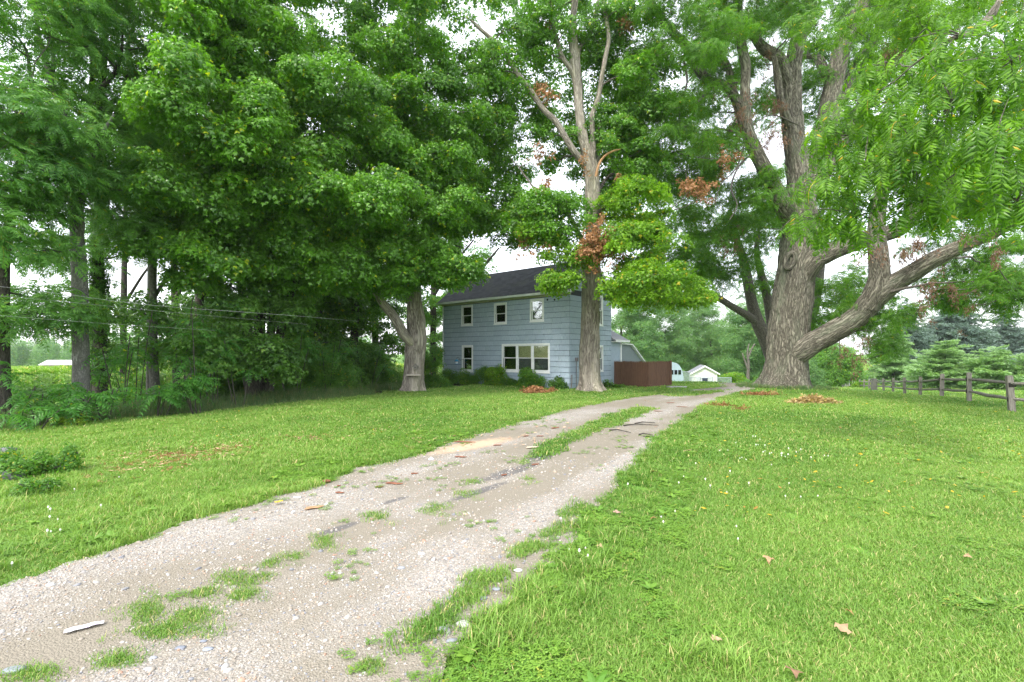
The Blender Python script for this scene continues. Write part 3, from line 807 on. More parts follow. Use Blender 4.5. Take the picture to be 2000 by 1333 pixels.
# ------------------------------------------------------------------ trees
class Tree:
    def __init__(s, name, label, base, bark, cat='tree', group=None):
        s.o = np.array([base[0], base[1], gh(base[0], base[1])])
        s.root = empty(name, tuple(s.o), 0, label, cat, group)
        s.bark = bark; s.P = np.zeros((0, 3)); s.R = np.zeros(0); s.tw = []; s.crowns = {}; s.ctr = []
    def limb(s, pts, name='limb', sides=14, step=.16, lobes=0, rough=0.0, world=False, taper_end=True, mat=None, node=True):
        """pts: (px, py, width_px, depth) of the photograph's outline, or world (x, y, z, radius)"""
        A = []
        for p in pts:
            if world: A.append(p)
            else:
                q = at(p[0], p[1], p[3]); A.append((q[0], q[1], q[2], p[2] * .5 * p[3] / F))
        A = catmull(np.array(A, float), step)
        V, Q, B, D = tube(A[:, :3], A[:, 3], sides)
        if lobes or rough:
            th = np.arctan2(B[:, 1], B[:, 0]); h = V[:, 2] - s.o[2]; r = np.hypot(B[:, 0], B[:, 1])
            d = 0
            if lobes:
                d = d + r * (.24 * np.exp(-np.maximum(h, 0) / .35) * np.cos(lobes * th + .6 * np.sin(2 * th)) + .035 * np.cos(4 * th + h * .25))
            if rough:
                nz = fbm(B * np.array([7, 7, 1.3]) + 5, 3); rd = np.abs(nz - .5) * 2
                d = d + rough * (rd * 1.6 - .35) + r * .12 * (fbm(B * np.array([1.5, 1.5, .6]), 2) - .5)
            V = V + D * np.asarray(d)[:, None]
        V = np.vstack([V, A[-1:, :3]]); B = np.vstack([B, [[0, 0, B[-1, 2]]]])
        n = len(V) - 1
        Fq = [tuple(q) for q in Q] + [(n - sides + i, n - sides + (i + 1) % sides, n) for i in range(sides)]
        me = mesh_data(name, V - s.o, Fq, mat or s.bark, True, {'bark': ('FLOAT_VECTOR', 'POINT', B)})
        link(name, me, s.root)
        if node: s.P = np.vstack([s.P, A[::2, :3]]); s.R = np.concatenate([s.R, A[::2, 3]])
        return A
    def blobs(s, L, rc=1.0, gap=.75, key='maple', nsp=42, flat=.55, spread=1.0, sc=1.0, twigs=5, up=.8, droop=False):
        if key in ('maple', 'maple_yellow', 'walnut_far') and rc > .9:      # many small tufts rather than a few big domes
            rc, nsp, twigs, up = rc * .66, int(nsp * .50), 3, .55; L = [(*a[:6], int(math.ceil(a[6] * 2.1))) for a in L]
        """L: (px, py, depth, rx px, ry px, r depth m, clumps): ellipsoids of the crown, filled with clumps of sprigs hung on branches"""
        for (px, py, Y, rx, ry, rd, n) in L:
            c0 = at(px, py, Y); ax = np.array([rx * Y / F, rd, ry * Y / F])
            C = []
            tries = 0
            while len(C) < n and tries < n * 12:
                tries += 1
                d = rng.normal(0, 1, 3); d /= np.linalg.norm(d)
                p = c0 + d * ax * rng.uniform(.15, 1) ** .45
                if p[2] < s.o[2] + .8: continue
                if all(np.linalg.norm((p - q) * (1, 1, 1.5)) > gap * rc for q in C): C.append(p)
            s.fill(np.array(C), rc, key, nsp, flat, sc, twigs, up, droop)
    def fill(s, C, rc, key, nsp, flat=.55, sc=1.0, twigs=5, up=.8, droop=False):
        if len(C) == 0: return
        if len(s.P):
            d0 = np.min(np.linalg.norm(C[:, None] - s.P[None], axis=2), axis=1); C = C[np.argsort(d0)]
        for c in C:
            rcc = rc * rng.uniform(.7, 1.25)
            if len(s.P):
                dv = c - s.P; L_ = np.linalg.norm(dv, axis=1) + 1.6 * np.maximum(0, s.P[:, 2] - c[2] + .2)
                i = int(np.argmin(L_)); p = s.P[i]; ln = np.linalg.norm(c - p)
                mid = (p + c) / 2 + np.array([rng.normal(0, .06), rng.normal(0, .06), .10]) * ln
                tt = np.linspace(0, 1, max(4, int(ln / .5) + 2))[:, None]
                cv = (1 - tt) ** 2 * p + 2 * tt * (1 - tt) * mid + tt ** 2 * c
                cv[1:-1] += rng.normal(0, .03, (len(cv) - 2, 3)) * min(ln, 2)
                r0 = min(s.R[i] * .65, .018 + .018 * ln); rr = np.linspace(r0, .010, len(cv))
                s.tw.append((cv, rr, 6)); s.P = np.vstack([s.P, cv[1:]]); s.R = np.concatenate([s.R, rr[1:]])
            d = rng.normal(0, 1, (nsp, 3)); d[:, 2] = d[:, 2] * .8 + .15; d /= np.linalg.norm(d, axis=1)[:, None]
            r = rcc * rng.uniform(.25, 1, nsp) ** .5
            lump = 1 + .35 * (vnoise(d * 2.2 + c * 3.1) - .5) * 2
            pos = c + d * (r * lump)[:, None] * np.array([1.12, 1.12, flat])
            nr = d * np.array([.55, .55, .3]) + np.array([0, 0, up]) + rng.normal(0, .22, (nsp, 3))
            yaw = np.arctan2(d[:, 1], d[:, 0]) + rng.normal(0, .6, nsp)
            if droop:
                nr = np.stack([np.cos(yaw), np.sin(yaw), rng.uniform(.5, 1.4, nsp)], 1)
            tn = np.clip(rng.random() * .8 + rng.normal(.1, .15, nsp), 0, 1)
            s.crowns.setdefault(key, []).append(np.hstack([pos, nr, yaw[:, None], (sc * rng.uniform(.75, 1.2, nsp))[:, None], tn[:, None]]))
            for k in range(twigs):
                q = pos[rng.integers(nsp)]
                s.tw.append((np.array([c, (c + q) / 2 + rng.normal(0, .05, 3), q]), np.array([.012, .008, .003]), 3))
    def dead(s, key, L, sc=1.0):
        """L: (px, py, depth, rx px, ry px, count)"""
        for (px, py, Y, rx, ry, n) in L:
            d = rng.normal(0, .60, (n, 3)) * np.array([rx, (rx + ry) * .4, ry]) * Y / F
            pos = at(px, py, Y) + d
            a = np.hstack([pos, rng.normal(0, .4, (n, 3)) + [0, 0, 1], rng.uniform(0, 6.28, (n, 1)), sc * rng.uniform(.6, 1.2, (n, 1)), rng.random((n, 1))])
            s.crowns.setdefault(key, []).append(a)
            if len(s.P):
                c = at(px, py + ry * .2, Y); i = int(np.argmin(np.linalg.norm(c - s.P, axis=1)))
                s.tw.append((np.array([s.P[i], (s.P[i] + c) / 2 + [0, 0, -.1], c]), np.array([.03, .02, .01]), 5))
    def twig(s, pts, mat=None):
        A = catmull(np.array([np.append(at(p[0], p[1], p[3]), p[2] * .5 * p[3] / F) for p in pts]), .25)
        s.tw.append((A[:, :3], A[:, 3], 5))
    def done(s):
        if s.tw:
            Vs, Fs, Bs, n = [], [], [], 0
            for P, r, sd in s.tw:
                V, Q, B, _ = tube(P, r, sd); Vs.append(V); Fs.append(Q + n); Bs.append(B); n += len(V)
            me = mesh_data('branches', np.vstack(Vs) - s.o, np.vstack(Fs), M['limb_bark'], True, {'bark': ('FLOAT_VECTOR', 'POINT', np.vstack(Bs))})
            tag(link('branches', me, s.root), kind='stuff')
        for key, A in s.crowns.items():
            A = np.vstack(A)
            nm = 'dead_leaves' if key in ('dead', 'dead_dark', 'straw') else ('ivy' if key == 'ivy' else 'crown')
            scatter(nm, key, A[:, :3], A[:, 3:6], A[:, 6], A[:, 7], A[:, 8], s.root, tuple(s.o))
        return s

def base_of(px, Y): return (px - 1000) / F * Y, Y

# --- the great walnut on the right
W = Tree('walnut_tree', 'huge walnut tree with furrowed grey trunk right of the gravel drive', base_of(1533, 26.8), M['walnut_bark'])
D0 = 26.8
W.limb([(1530, 775, 112, D0), (1531, 757, 100, D0), (1533, 742, 86, D0), (1536, 715, 76, D0), (1538, 680, 72, D0), (1541, 640, 70, D0), (1547, 590, 69, D0), (1553, 545, 68, D0), (1560, 500, 66, D0), (1563, 460, 64, D0), (1564, 420, 56, D0), (1563, 380, 48, D0), (1560, 330, 43, D0), (1553, 285, 39, D0), (1547, 240, 37, D0), (1545, 200, 36, D0), (1546, 160, 34, D0), (1550, 120, 30, D0), (1560, 75, 29, D0), (1574, 38, 28, D0), (1581, 0, 26, D0), (1585, -60, 24, D0), (1575, -160, 18, D0), (1580, -280, 8, D0)],
       'trunk', 96, .10, 5, .075)
LB = dict(sides=28, step=.12, rough=.035)
W.limb([(1548, 440, 30, D0), (1536, 415, 32, D0 - .5), (1520, 384, 32, D0 - .9), (1505, 355, 30, D0 - 1.1), (1490, 324, 27, D0 - 1.4), (1468, 280, 25, D0 - 1.6), (1457, 240, 22, D0 - 1.8), (1455, 180, 19, D0 - 2), (1457, 135, 18, D0 - 2), (1448, 85, 18, D0 - 2.2), (1442, 40, 17, D0 - 2.3), (1441, -30, 16, D0 - 2.4), (1430, -150, 10, D0 - 2.5), (1410, -240, 4, D0 - 3)], **LB)
W.limb([(1500, 345, 14, D0 - .6), (1468, 290, 16, D0 + .2), (1450, 238, 17, D0 + .2), (1441, 205, 18, D0), (1428, 178, 17, D0), (1412, 167, 17, D0 - .2), (1380, 155, 17, D0 - .6), (1358, 126, 17, D0 - 1), (1340, 90, 16, D0 - 1.2), (1317, 67, 15, D0 - 1.5), (1290, 34, 14, D0 - 1.8), (1270, 0, 13, D0 - 2), (1245, -60, 10, D0 - 2.2), (1230, -140, 4, D0 - 2.5)], **LB)
W.limb([(1434, 195, 12, D0), (1427, 158, 13, D0 + .2), (1423, 135, 13, D0 + .3), (1407, 115, 13, D0 + .5), (1380, 110, 12, D0 + .8), (1350, 116, 9, D0 + 1.2), (1325, 112, 5, D0 + 1.5)], **LB)
W.limb([(1442, 60, 12, D0 - 2.2), (1425, 25, 14, D0 - 2), (1403, 0, 14, D0 - 1.8), (1370, -50, 9, D0 - 1.5)], **LB)
W.limb([(1545, 190, 22, D0), (1528, 122, 20, D0 - .3), (1508, 106, 20, D0 - .4), (1488, 92, 19, D0 - .5), (1468, 62, 16, D0 - .7)], **LB)
W.limb([(1546, 260, 20, D0), (1527, 205, 14, D0 - .8), (1518, 150, 13, D0 - 1), (1512, 110, 8, D0 - 1.2)], **LB)
W.limb([(1570, 52, 18, D0), (1550, 38, 18, D0 + .2), (1540, 18, 17, D0 + .4), (1530, -20, 16, D0 + .6), (1515, -120, 8, D0 + 1)], **LB)
W.limb([(1566, 420, 34, D0), (1585, 345, 34, D0 + .2), (1608, 260, 34, D0 + .3), (1623, 190, 34, D0 + .3), (1634, 140, 33, D0 + .3), (1645, 95, 31, D0 + .3), (1661, 58, 29, D0 + .3), (1675, 28, 27, D0 + .3), (1688, 0, 26, D0 + .3), (1705, -60, 22, D0 + .3), (1715, -180, 10, D0)], **LB)
W.limb([(1626, 165, 15, D0 + .3), (1610, 140, 18, D0 + .9), (1600, 118, 16, D0 + 1.2), (1590, 112, 10, D0 + 1.4), (1565, 112, 8, D0 + 1.6)], **LB)
W.limb([(1600, 300, 20, D0 + .2), (1650, 180, 19, D0 + 1), (1680, 115, 20, D0 + 1.2), (1703, 85, 20, D0 + 1.4), (1722, 48, 18, D0 + 1.5), (1742, 10, 16, D0 + 1.6), (1765, -60, 10, D0 + 1.8)], **LB)
W.limb([(1590, 370, 26, D0 + .4), (1660, 250, 27, D0 + 1.6), (1725, 145, 28, D0 + 2.3), (1760, 78, 27, D0 + 2.6), (1780, 40, 25, D0 + 2.8), (1812, 0, 20, D0 + 3), (1870, -80, 12, D0 + 3)], **LB)
W.limb([(1556, 560, 40, D0), (1588, 512, 40, D0 - .8), (1610, 498, 36, D0 - 1.1), (1640, 485, 34, D0 - 1.4), (1680, 470, 32, D0 - 1.8), (1720, 460, 30, D0 - 2.2), (1757, 446, 29, D0 - 2.6), (1780, 424, 29, D0 - 2.9), (1798, 404, 27, D0 - 3.2), (1829, 387, 24, D0 - 4), (1870, 365, 20, D0 - 5), (1930, 320, 20, D0 - 7), (2020, 240, 22, D0 - 9), (2120, 100, 22, D0 - 12), (2150, -80, 20, D0 - 15), (2080, -160, 16, D0 - 17.5), (1990, -60, 13, D0 - 19), (1920, 50, 10, D0 - 19.5), (1850, 80, 7, D0 - 19.3), (1780, 130, 4, D0 - 19)], **LB)
W.limb([(1540, 700, 40, D0), (1562, 686, 46, D0 - .7), (1588, 669, 43, D0 - 1.1), (1610, 658, 42, D0 - 1.4), (1635, 644, 42, D0 - 1.8), (1660, 630, 41, D0 - 2.1), (1683, 612, 41, D0 - 2.4), (1702, 588, 43, D0 - 2.7), (1722, 570, 42, D0 - 3), (1748, 553, 36, D0 - 3.3), (1779, 535, 34, D0 - 3.8), (1804, 520, 33, D0 - 4.2), (1829, 505, 32, D0 - 4.6), (1862, 489, 29, D0 - 5), (1895, 474, 27, D0 - 5.5), (1930, 458, 26, D0 - 6), (1961, 443, 25, D0 - 6.6), (2000, 421, 24, D0 - 7.3), (2060, 390, 22, D0 - 8.5), (2160, 330, 14, D0 - 10)], **LB)
W.limb([(1695, 602, 40, D0 - 2.6), (1710, 570, 40, D0 - 2.9), (1717, 540, 37, D0 - 3), (1716, 505, 34, D0 - 3), (1713, 470, 31, D0 - 3), (1712, 440, 29, D0 - 3), (1716, 405, 26, D0 - 2.8), (1726, 360, 23, D0 - 2.6), (1740, 300, 18, D0 - 2.4), (1760, 220, 12, D0 - 2.2)], **LB)
W.limb([(1800, 404, 12, D0 - 3.2), (1832, 410, 14, D0 - 3), (1862, 424, 12, D0 - 3.4), (1895, 425, 7, D0 - 4)], **LB)
# grey healed wound on the trunk
q = at(1531, 514, D0); rr_ = 70 / 2 * D0 / F
th = np.linspace(0, 2 * np.pi, 19)[:-1]
ctr = np.array([at(1530, 514, D0)[0], D0 - math.sqrt(max(.05, (1.02) ** 2 - (at(1530, 514, D0)[0] - at(1558, 514, D0)[0]) ** 2)) - .10, at(0, 514, D0)[2]])
ctr[1] += .05
ctr[1] += .05
P = np.stack([ctr[0] + .22 * np.cos(th) + .10 * np.sin(th), ctr[1] - .12 * (np.cos(th) < 2) * np.cos(th) * 0 + (.22 * np.cos(th)) * -.35, ctr[2] + .42 * np.sin(th)], 1)
P = np.vstack([P, P[:1]])
V, Q, B, _ = tube(P, .13, 10)
link('knot_hole', mesh_data('knot_hole', V - W.o, Q, M['walnut_bark'], True, {'bark': ('FLOAT_VECTOR', 'POINT', B)}), W.root)
W.blobs([(1310, 120, 24.5, 120, 140, 4, 28), (1470, 40, 25, 120, 90, 4, 20), (1310, 300, 25.5, 110, 90, 3, 18), (1420, 400, 27, 110, 80, 3, 18), (1400, 200, 29, 90, 90, 3, 14), (1560, 130, 29.5, 120, 130, 3, 18), (1700, 60, 29, 120, 110, 3, 18), (1620, -120, 26, 320, 100, 6, 26), (1650, 300, 30, 100, 130, 3, 18),
         (1400, 300, 28.5, 60, 60, 3, 6)], 1.25, .8, 'walnut_far', 34, .5, sc=1.0)
W.blobs([(1900, 555, 25.5, 100, 55, 2, 15), (1975, 570, 19.5, 55, 45, 1.5, 7), (1840, 460, 26, 60, 50, 2, 5), (1700, 620, 25, 42, 52, 1.4, 7), (1630, 560, 29, 55, 50, 2, 7), (1870, 390, 25, 80, 40, 2, 8), (1970, 500, 24, 60, 50, 2, 6), (1790, 620, 22, 20, 20, 1, 1), (1720, 680, 24, 20, 20, 1, 2)], .95, .75, 'walnut_far', 26, .6, sc=.95, droop=True)
W.blobs([(1900, 150, 13, 130, 200, 3, 26), (1980, 350, 11.5, 80, 90, 2, 8), (1780, 250, 15, 90, 110, 2.5, 12), (1800, 0, 14, 180, 60, 3, 10)], .85, .75, 'walnut_mid', 26, .65, sc=.9, droop=True)
W.dead('dead_dark', [(1448, 215, 24, 30, 34, 26), (1500, 275, 25, 34, 26, 50), (1520, 210, 25.5, 18, 14, 22), (1740, 115, 14, 8, 30, 8), (1760, 500, 22.5, 30, 14, 18), (1790, 480, 22, 20, 12, 14), (1800, 590, 21, 16, 34, 12), (1640, 690, 24.5, 6, 24, 8), (1667, 700, 24, 5, 22, 7), (1683, 690, 24, 6, 26, 8), (1830, 560, 20, 14, 20, 8), (1860, 575, 19.5, 8, 30, 8), (1895, 590, 19, 8, 34, 8), (1888, 455, 20, 14, 20, 10), (1940, 500, 18, 8, 34, 8), (1440, 460, 27, 8, 30, 8), (1415, 480, 27, 10, 26, 8), (1500, 110, 26, 12, 40, 8), (1395, 180, 26, 14, 22, 8), (1700, 495, 23, 22, 14, 14)])
W.dead('dead', [(1415, 320, 24, 14, 30, 8), (1340, 370, 23.5, 22, 14, 10)])
W.dead('walnut_mid', [(1462, 300, 24, 16, 24, 5), (1350, 120, 23, 14, 14, 4)])
for tpts in ([(1468, 300, 4, 24.5), (1440, 330, 3.5, 24), (1428, 370, 3, 23.8), (1440, 400, 2.5, 23.8), (1425, 430, 1.5, 23.8)], [(1560, 245, 3, 26), (1510, 225, 2.5, 25.5), (1475, 240, 1.5, 25)], [(1455, 280, 3, 24.6), (1437, 330, 2.5, 24), (1408, 360, 2, 24), (1396, 400, 1.5, 24)], [(1380, 180, 6, 25.5), (1345, 220, 5, 25.3), (1318, 250, 4, 25.2), (1312, 290, 3, 25.2)], [(1336, 120, 5, 25.5), (1342, 160, 4, 25.3), (1330, 200, 3, 25)]):
    W.twig(tpts)
# near boughs that hang towards the camera: the nearest leaves are leaves of their own
NB = [(1745, 130, 8.6, 92, 34, 95), (1700, 205, 8.4, 95, 45, 110), (1640, 265, 8.6, 75, 50, 90), (1615, 345, 8.6, 50, 50, 60), (1600, 430, 9, 40, 42, 38), (1690, 330, 8, 85, 60, 110), (1680, 420, 8.2, 75, 42, 80), (1790, 300, 7.5, 80, 75, 120), (1800, 395, 7.8, 80, 42, 70), (1860, 200, 7, 85, 85, 120), (1940, 290, 6.4, 80, 80, 110), (1975, 120, 6.6, 65, 110, 100), (1880, 70, 7.2, 80, 60, 70), (1560, 425, 10, 20, 34, 16), (1905, 380, 7, 50, 28, 30), (1990, 390, 6.4, 30, 40, 24)]
K = []
for (px, py, Y, rx, ry, n) in NB:
    for k in range(int(n * .8)):
        a = rng.normal(0, 1, 3); a /= np.linalg.norm(a); u = rng.uniform(.1, 1) ** .4
        p = at(px, py, Y) + a * u * np.array([rx, (rx + ry) * .35, ry]) * Y / F
        yaw = math.atan2(-.35 - .3 * a[1], -.35 + .9 * a[0]) + rng.normal(0, 1.0)
        nr = np.array([math.cos(yaw), math.sin(yaw), rng.uniform(.45, 1.5)])
        K.append((*p, *nr, yaw, rng.uniform(.55, 1.15), rng.random()))
    c = at(px, py, Y); W.fill(np.array([c]), .35, 'walnut_one', 6, .6, twigs=3, droop=True)
    for k in range(9):
        q = c + rng.normal(0, .6, 3) * np.array([rx, 30, ry]) * Y / F
        W.tw.append((np.array([c, (c + q) / 2 + [0, 0, .06], q]), np.array([.012, .008, .004]), 4))
K = np.array(K); dist = np.linalg.norm(K[:, :3] - [0, 0, EYE], axis=1)
K = K[np.argsort(dist * rng.uniform(.8, 1.2, len(K)))]
E = eulers(K[:, 3:6], K[:, 6])
leaf_meshes = [o.data for o in UNIT['walnut_one']]
for i in range(280):
    o = link('leaf', leaf_meshes[i % 3], W.root)
    o.location = tuple(K[i, :3] - W.o); o.rotation_euler = tuple(E[i]); sc_ = float(K[i, 7]); o.scale = (sc_, sc_, sc_)
W.crowns.setdefault('walnut_one', []).append(K[280:])
W.done()

# --- the stems of a second walnut right behind it
W2 = Tree('walnut_tree', 'slimmer dark walnut tree standing just behind the huge walnut trunk', base_of(1540, 35), M['limb_bark'])
d = 35
W2.limb([(1540, 762, 60, d), (1530, 735, 44, d), (1515, 705, 34, d), (1498, 668, 27, d), (1480, 630, 24, d), (1468, 590, 20, d), (1459, 540, 18, d), (1450, 500, 15, d), (1436, 460, 12, d), (1425, 410, 7, d)], 'trunk', 20, .2, 0, .02)
for L_ in ([(1484, 636, 16, d), (1465, 620, 15, d - .3), (1433, 601, 13, d - .8), (1400, 581, 12, d - 1.2), (1355, 563, 9, d - 1.6), (1325, 556, 4, d - 2)],
           [(1515, 700, 18, d), (1507, 640, 17, d + .3), (1500, 590, 16, d + .4), (1489, 545, 14, d + .5), (1478, 490, 10, d + .5), (1485, 430, 5, d)],
           [(1530, 730, 20, d), (1572, 670, 20, d), (1583, 625, 19, d), (1592, 590, 18, d), (1600, 545, 16, d), (1607, 500, 12, d), (1622, 430, 7, d)]):
    W2.limb(L_, sides=12, step=.25)
W2.blobs([(1400, 500, 33, 80, 80, 3, 14), (1330, 520, 33, 90, 50, 3, 11), (1650, 600, 34, 60, 60, 2.5, 9), (1560, 420, 36, 90, 90, 3, 13), (1470, 440, 35, 70, 80, 3, 10), (1300, 420, 34, 80, 70, 3, 10), (1480, 560, 35, 40, 40, 2, 3)], 1.25, .8, 'walnut_far', 32, .55, sc=1.1)
W2.done()

# --- the maple in front of the house's near corner
C_ = Tree('maple_tree', 'tall thin-crowned maple in front of the blue house with patches of brown leaves', base_of(1154, 23.9), M['maple_bark'])
d = 23.9
C_.limb([(1154, 775, 62, d), (1154, 765, 54, d), (1153, 752, 44, d), (1152, 735, 40, d), (1151, 700, 38, d), (1152, 660, 36, d), (1153, 620, 34, d), (1154, 580, 35, d), (1155, 540, 35, d), (1157, 500, 32, d), (1159, 469, 30, d), (1158, 430, 28, d), (1157, 390, 29, d), (1157, 356, 29, d), (1153, 322, 27, d), (1146, 295, 22, d), (1139, 270, 19, d), (1132, 225, 18, d), (1129, 180, 18, d), (1125, 142, 21, d), (1121, 94, 19, d), (1119, 45, 14, d), (1123, 0, 12, d), (1126, -70, 9, d), (1120, -160, 4, d)], 'trunk', 72, .09, 6, .045)
for L_ in ([(1156, 335, 12, d), (1159, 300, 11, d - .2), (1157, 262, 10, d - .3), (1157, 225, 10, d - .3), (1168, 195, 10, d - .4), (1177, 142, 9, d - .5), (1184, 105, 9, d - .5), (1189, 75, 8, d - .6), (1183, 30, 8, d - .6), (1179, -10, 6, d - .6), (1186, -80, 3, d - .6)],
           [(1162, 345, 10, d + .2), (1169, 300, 9, d + .5), (1171, 262, 8, d + .6), (1173, 225, 5, d + .7)],
           [(1150, 330, 14, d), (1121, 296, 13, d - .4), (1100, 262, 12, d - .5), (1084, 236, 12, d - .6), (1061, 214, 11, d - .7), (1035, 176, 11, d - .8), (1012, 146, 10, d - .9), (986, 105, 10, d - 1), (971, 86, 9, d - 1.1), (941, 60, 7, d - 1.3), (919, 39, 5, d - 1.4)],
           [(1154, 490, 12, d - .2), (1142, 478, 10, d - .5), (1125, 446, 9, d - .8), (1106, 412, 9, d - 1), (1090, 398, 9, d - 1.2), (1072, 386, 8, d - 1.3), (1042, 367, 7, d - 1.5)],
           [(1122, 150, 10, d), (1112, 132, 10, d - .2), (1097, 109, 9, d - .3), (1084, 64, 8, d - .4), (1076, 20, 7, d - .5), (1072, -30, 4, d - .5)],
           [(1124, 120, 12, d), (1131, 96, 12, d + .2), (1147, 75, 10, d + .3), (1158, 49, 8, d + .4), (1168, 0, 5, d + .5)],
           [(1160, 400, 8, d), (1180, 355, 7, d + .6), (1215, 325, 5, d + 1)],
           [(1160, 500, 9, d), (1190, 475, 7, d - .6), (1230, 470, 6, d - 1.2), (1260, 462, 4, d - 1.6)],
           [(1157, 440, 8, d), (1175, 408, 7, d - .6), (1190, 400, 4, d - .8)]):
    C_.limb(L_, sides=10, step=.2, mat=M['limb_bark'] if L_[0][2] < 10 else None)
C_.limb([(1164, 345, 6, d - .5), (1170, 322, 5, d - .7), (1180, 306, 4.5, d - .8), (1196, 296, 4, d - .9), (1212, 292, 2, d - 1)], 'broken_limb', 8, .15, mat=M['raw_wood'], node=False)
C_.blobs([(1110, 40, 24.5, 140, 90, 3, 15), (970, 110, 24, 100, 120, 3, 16), (1005, 280, 25.5, 85, 90, 2.5, 14), (960, 400, 26, 60, 60, 2, 7), (1225, 130, 24.5, 90, 150, 2.5, 20), (1130, -110, 24, 200, 90, 4, 14), (1070, 420, 22.5, 75, 55, 1.6, 12), (1110, 200, 25.5, 100, 130, 2, 12), (1210, 320, 24.8, 90, 80, 2, 12), (1260, 320, 25, 70, 70, 2, 9), (1180, 230, 26, 60, 60, 2, 5), (1000, 420, 24, 60, 50, 1.6, 8), (1190, 400, 25, 40, 40, 1, 3)], 1.15, .8, 'maple', 30, .5)
C_.blobs([(1245, 400, 22.8, 70, 45, 1.8, 8), (1235, 485, 22, 75, 45, 2, 10), (1255, 555, 21.3, 85, 42, 2.2, 15), (1088, 548, 22, 32, 14, .7, 3), (1330, 575, 23.5, 60, 26, 2, 7), (1120, 500, 21.8, 60, 14, .8, 3), (1060, 460, 22, 40, 14, .8, 2)], .95, .72, 'maple_yellow', 34, .5)
C_.dead('dead', [(1168, 478, 21.2, 28, 32, 80), (1195, 462, 21.2, 34, 22, 40), (1150, 500, 21.5, 18, 14, 20), (1350, 365, 23, 22, 26, 14), (1385, 375, 23, 24, 22, 14), (1065, 175, 23.2, 20, 16, 12), (1055, 300, 22.8, 16, 10, 8), (1065, 365, 22, 14, 14, 10), (1020, 470, 22, 10, 20, 8), (1060, 492, 22, 14, 10, 6), (1225, 50, 23.5, 12, 14, 8), (1075, 48, 23.5, 10, 10, 5), (1146, 315, 23, 6, 14, 5), (1210, 345, 23, 10, 14, 5), (1425, 310, 23, 20, 12, 8)])
C_.done()

# --- the big maple on the left
A_ = Tree('maple_tree', 'broad dense maple left of the blue house with a birdhouse on its trunk', base_of(808, 23.9), M['maple_bark'])
A_.limb([(806, 776, 62, d), (806, 765, 50, d), (807, 754, 42, d), (808, 735, 39, d), (809, 712, 38, d), (810, 690, 38, d), (813, 665, 40, d), (813, 640, 36, d), (811, 610, 32, d), (809, 585, 28, d), (806, 555, 27, d), (801, 520, 25, d), (796, 480, 24, d), (785, 440, 22, d), (770, 405, 20, d), (757, 375, 17, d), (748, 330, 15, d), (742, 270, 12, d), (745, 180, 9, d), (740, 60, 5, d)], 'trunk', 72, .09, 5, .05)
for L_ in ([(806, 672, 18, d - .3), (790, 655, 20, d - .6), (777, 632, 19, d - .8), (764, 612, 18, d - .9), (750, 596, 16, d - 1.1), (738, 575, 14, d - 1.3), (728, 530, 13, d - 1.5), (728, 480, 12, d - 1.7), (717, 432, 11, d - 1.8), (722, 396, 9, d - 1.9), (735, 350, 6, d - 2)],
           [(735, 560, 11, d - 1.4), (720, 500, 10, d - 2), (706, 461, 10, d - 2.4), (690, 440, 9, d - 2.6), (674, 425, 9, d - 2.8), (660, 395, 8, d - 3), (645, 365, 7, d - 3.1), (609, 317, 6, d - 3.5), (580, 280, 4, d - 3.7)],
           [(803, 545, 16, d), (830, 470, 14, d + .5), (858, 400, 12, d + .8), (880, 330, 9, d + 1), (890, 250, 6, d + 1)],
           [(800, 510, 14, d), (770, 460, 12, d - .6), (730, 440, 10, d - 1), (690, 400, 8, d - 1.5), (640, 380, 5, d - 2)],
           [(788, 445, 14, d), (800, 380, 12, d), (815, 300, 10, d), (810, 200, 7, d), (815, 80, 4, d)],
           [(760, 380, 10, d), (700, 320, 9, d - 1), (640, 250, 7, d - 1.6), (600, 150, 4, d - 2)],
           [(735, 575, 9, d - 1.3), (690, 560, 7, d - 2), (630, 540, 5, d - 2.6)]):
    A_.limb(L_, sides=12, step=.2)
A_.blobs([(640, 40, 23, 240, 110, 4.5, 34), (640, 230, 20.5, 200, 110, 4, 36), (820, 180, 23, 150, 170, 4, 36), (850, 400, 22.5, 110, 100, 3.5, 24), (650, 400, 19.5, 170, 80, 3.5, 30), (610, 520, 20, 110, 55, 3, 15), (740, 520, 21.5, 110, 50, 3, 15), (870, 520, 22, 70, 42, 2, 9), (640, -140, 24, 320, 110, 5, 26), (930, 300, 24.5, 60, 90, 2.5, 9), (760, 330, 26, 150, 140, 3, 16)], 1.15, .78, 'maple', 44, .5)
A_.done()

# --- maples and dark trunks of the wood on the left
B_ = Tree('maple_tree', 'many-stemmed maple at the edge of the wood with a pale green front', base_of(505, 20.5), M['dark_bark'])
for i, L_ in enumerate(([(500, 792, 30, 19.5), (487, 740, 24, 19.5), (484, 700, 20, 19.5), (481, 640, 18, 19.5), (476, 590, 14, 19.5), (462, 520, 12, 19.3), (440, 440, 9, 19), (430, 350, 6, 18.5)],
           [(500, 792, 24, 20), (484, 660, 18, 20), (490, 610, 16, 20), (502, 570, 12, 20), (515, 480, 10, 20), (520, 330, 7, 20)],
           [(510, 790, 26, 20.5), (505, 700, 22, 20.5), (507, 640, 20, 20.5), (511, 580, 18, 20.5), (525, 500, 13, 20.5), (540, 380, 8, 20.5)],
           [(515, 790, 22, 20.5), (524, 700, 16, 20.5), (530, 640, 15, 20.5), (538, 580, 14, 20.3), (555, 500, 10, 20.2), (570, 400, 6, 20)],
           [(520, 790, 24, 20.5), (534, 690, 17, 20.5), (548, 650, 16, 20.5), (556, 610, 14, 20.3), (575, 560, 12, 20), (600, 500, 8, 19.5)])):
    B_.limb(L_, 'trunk' if i == 0 else 'stem', 14, .2, 0, .02)
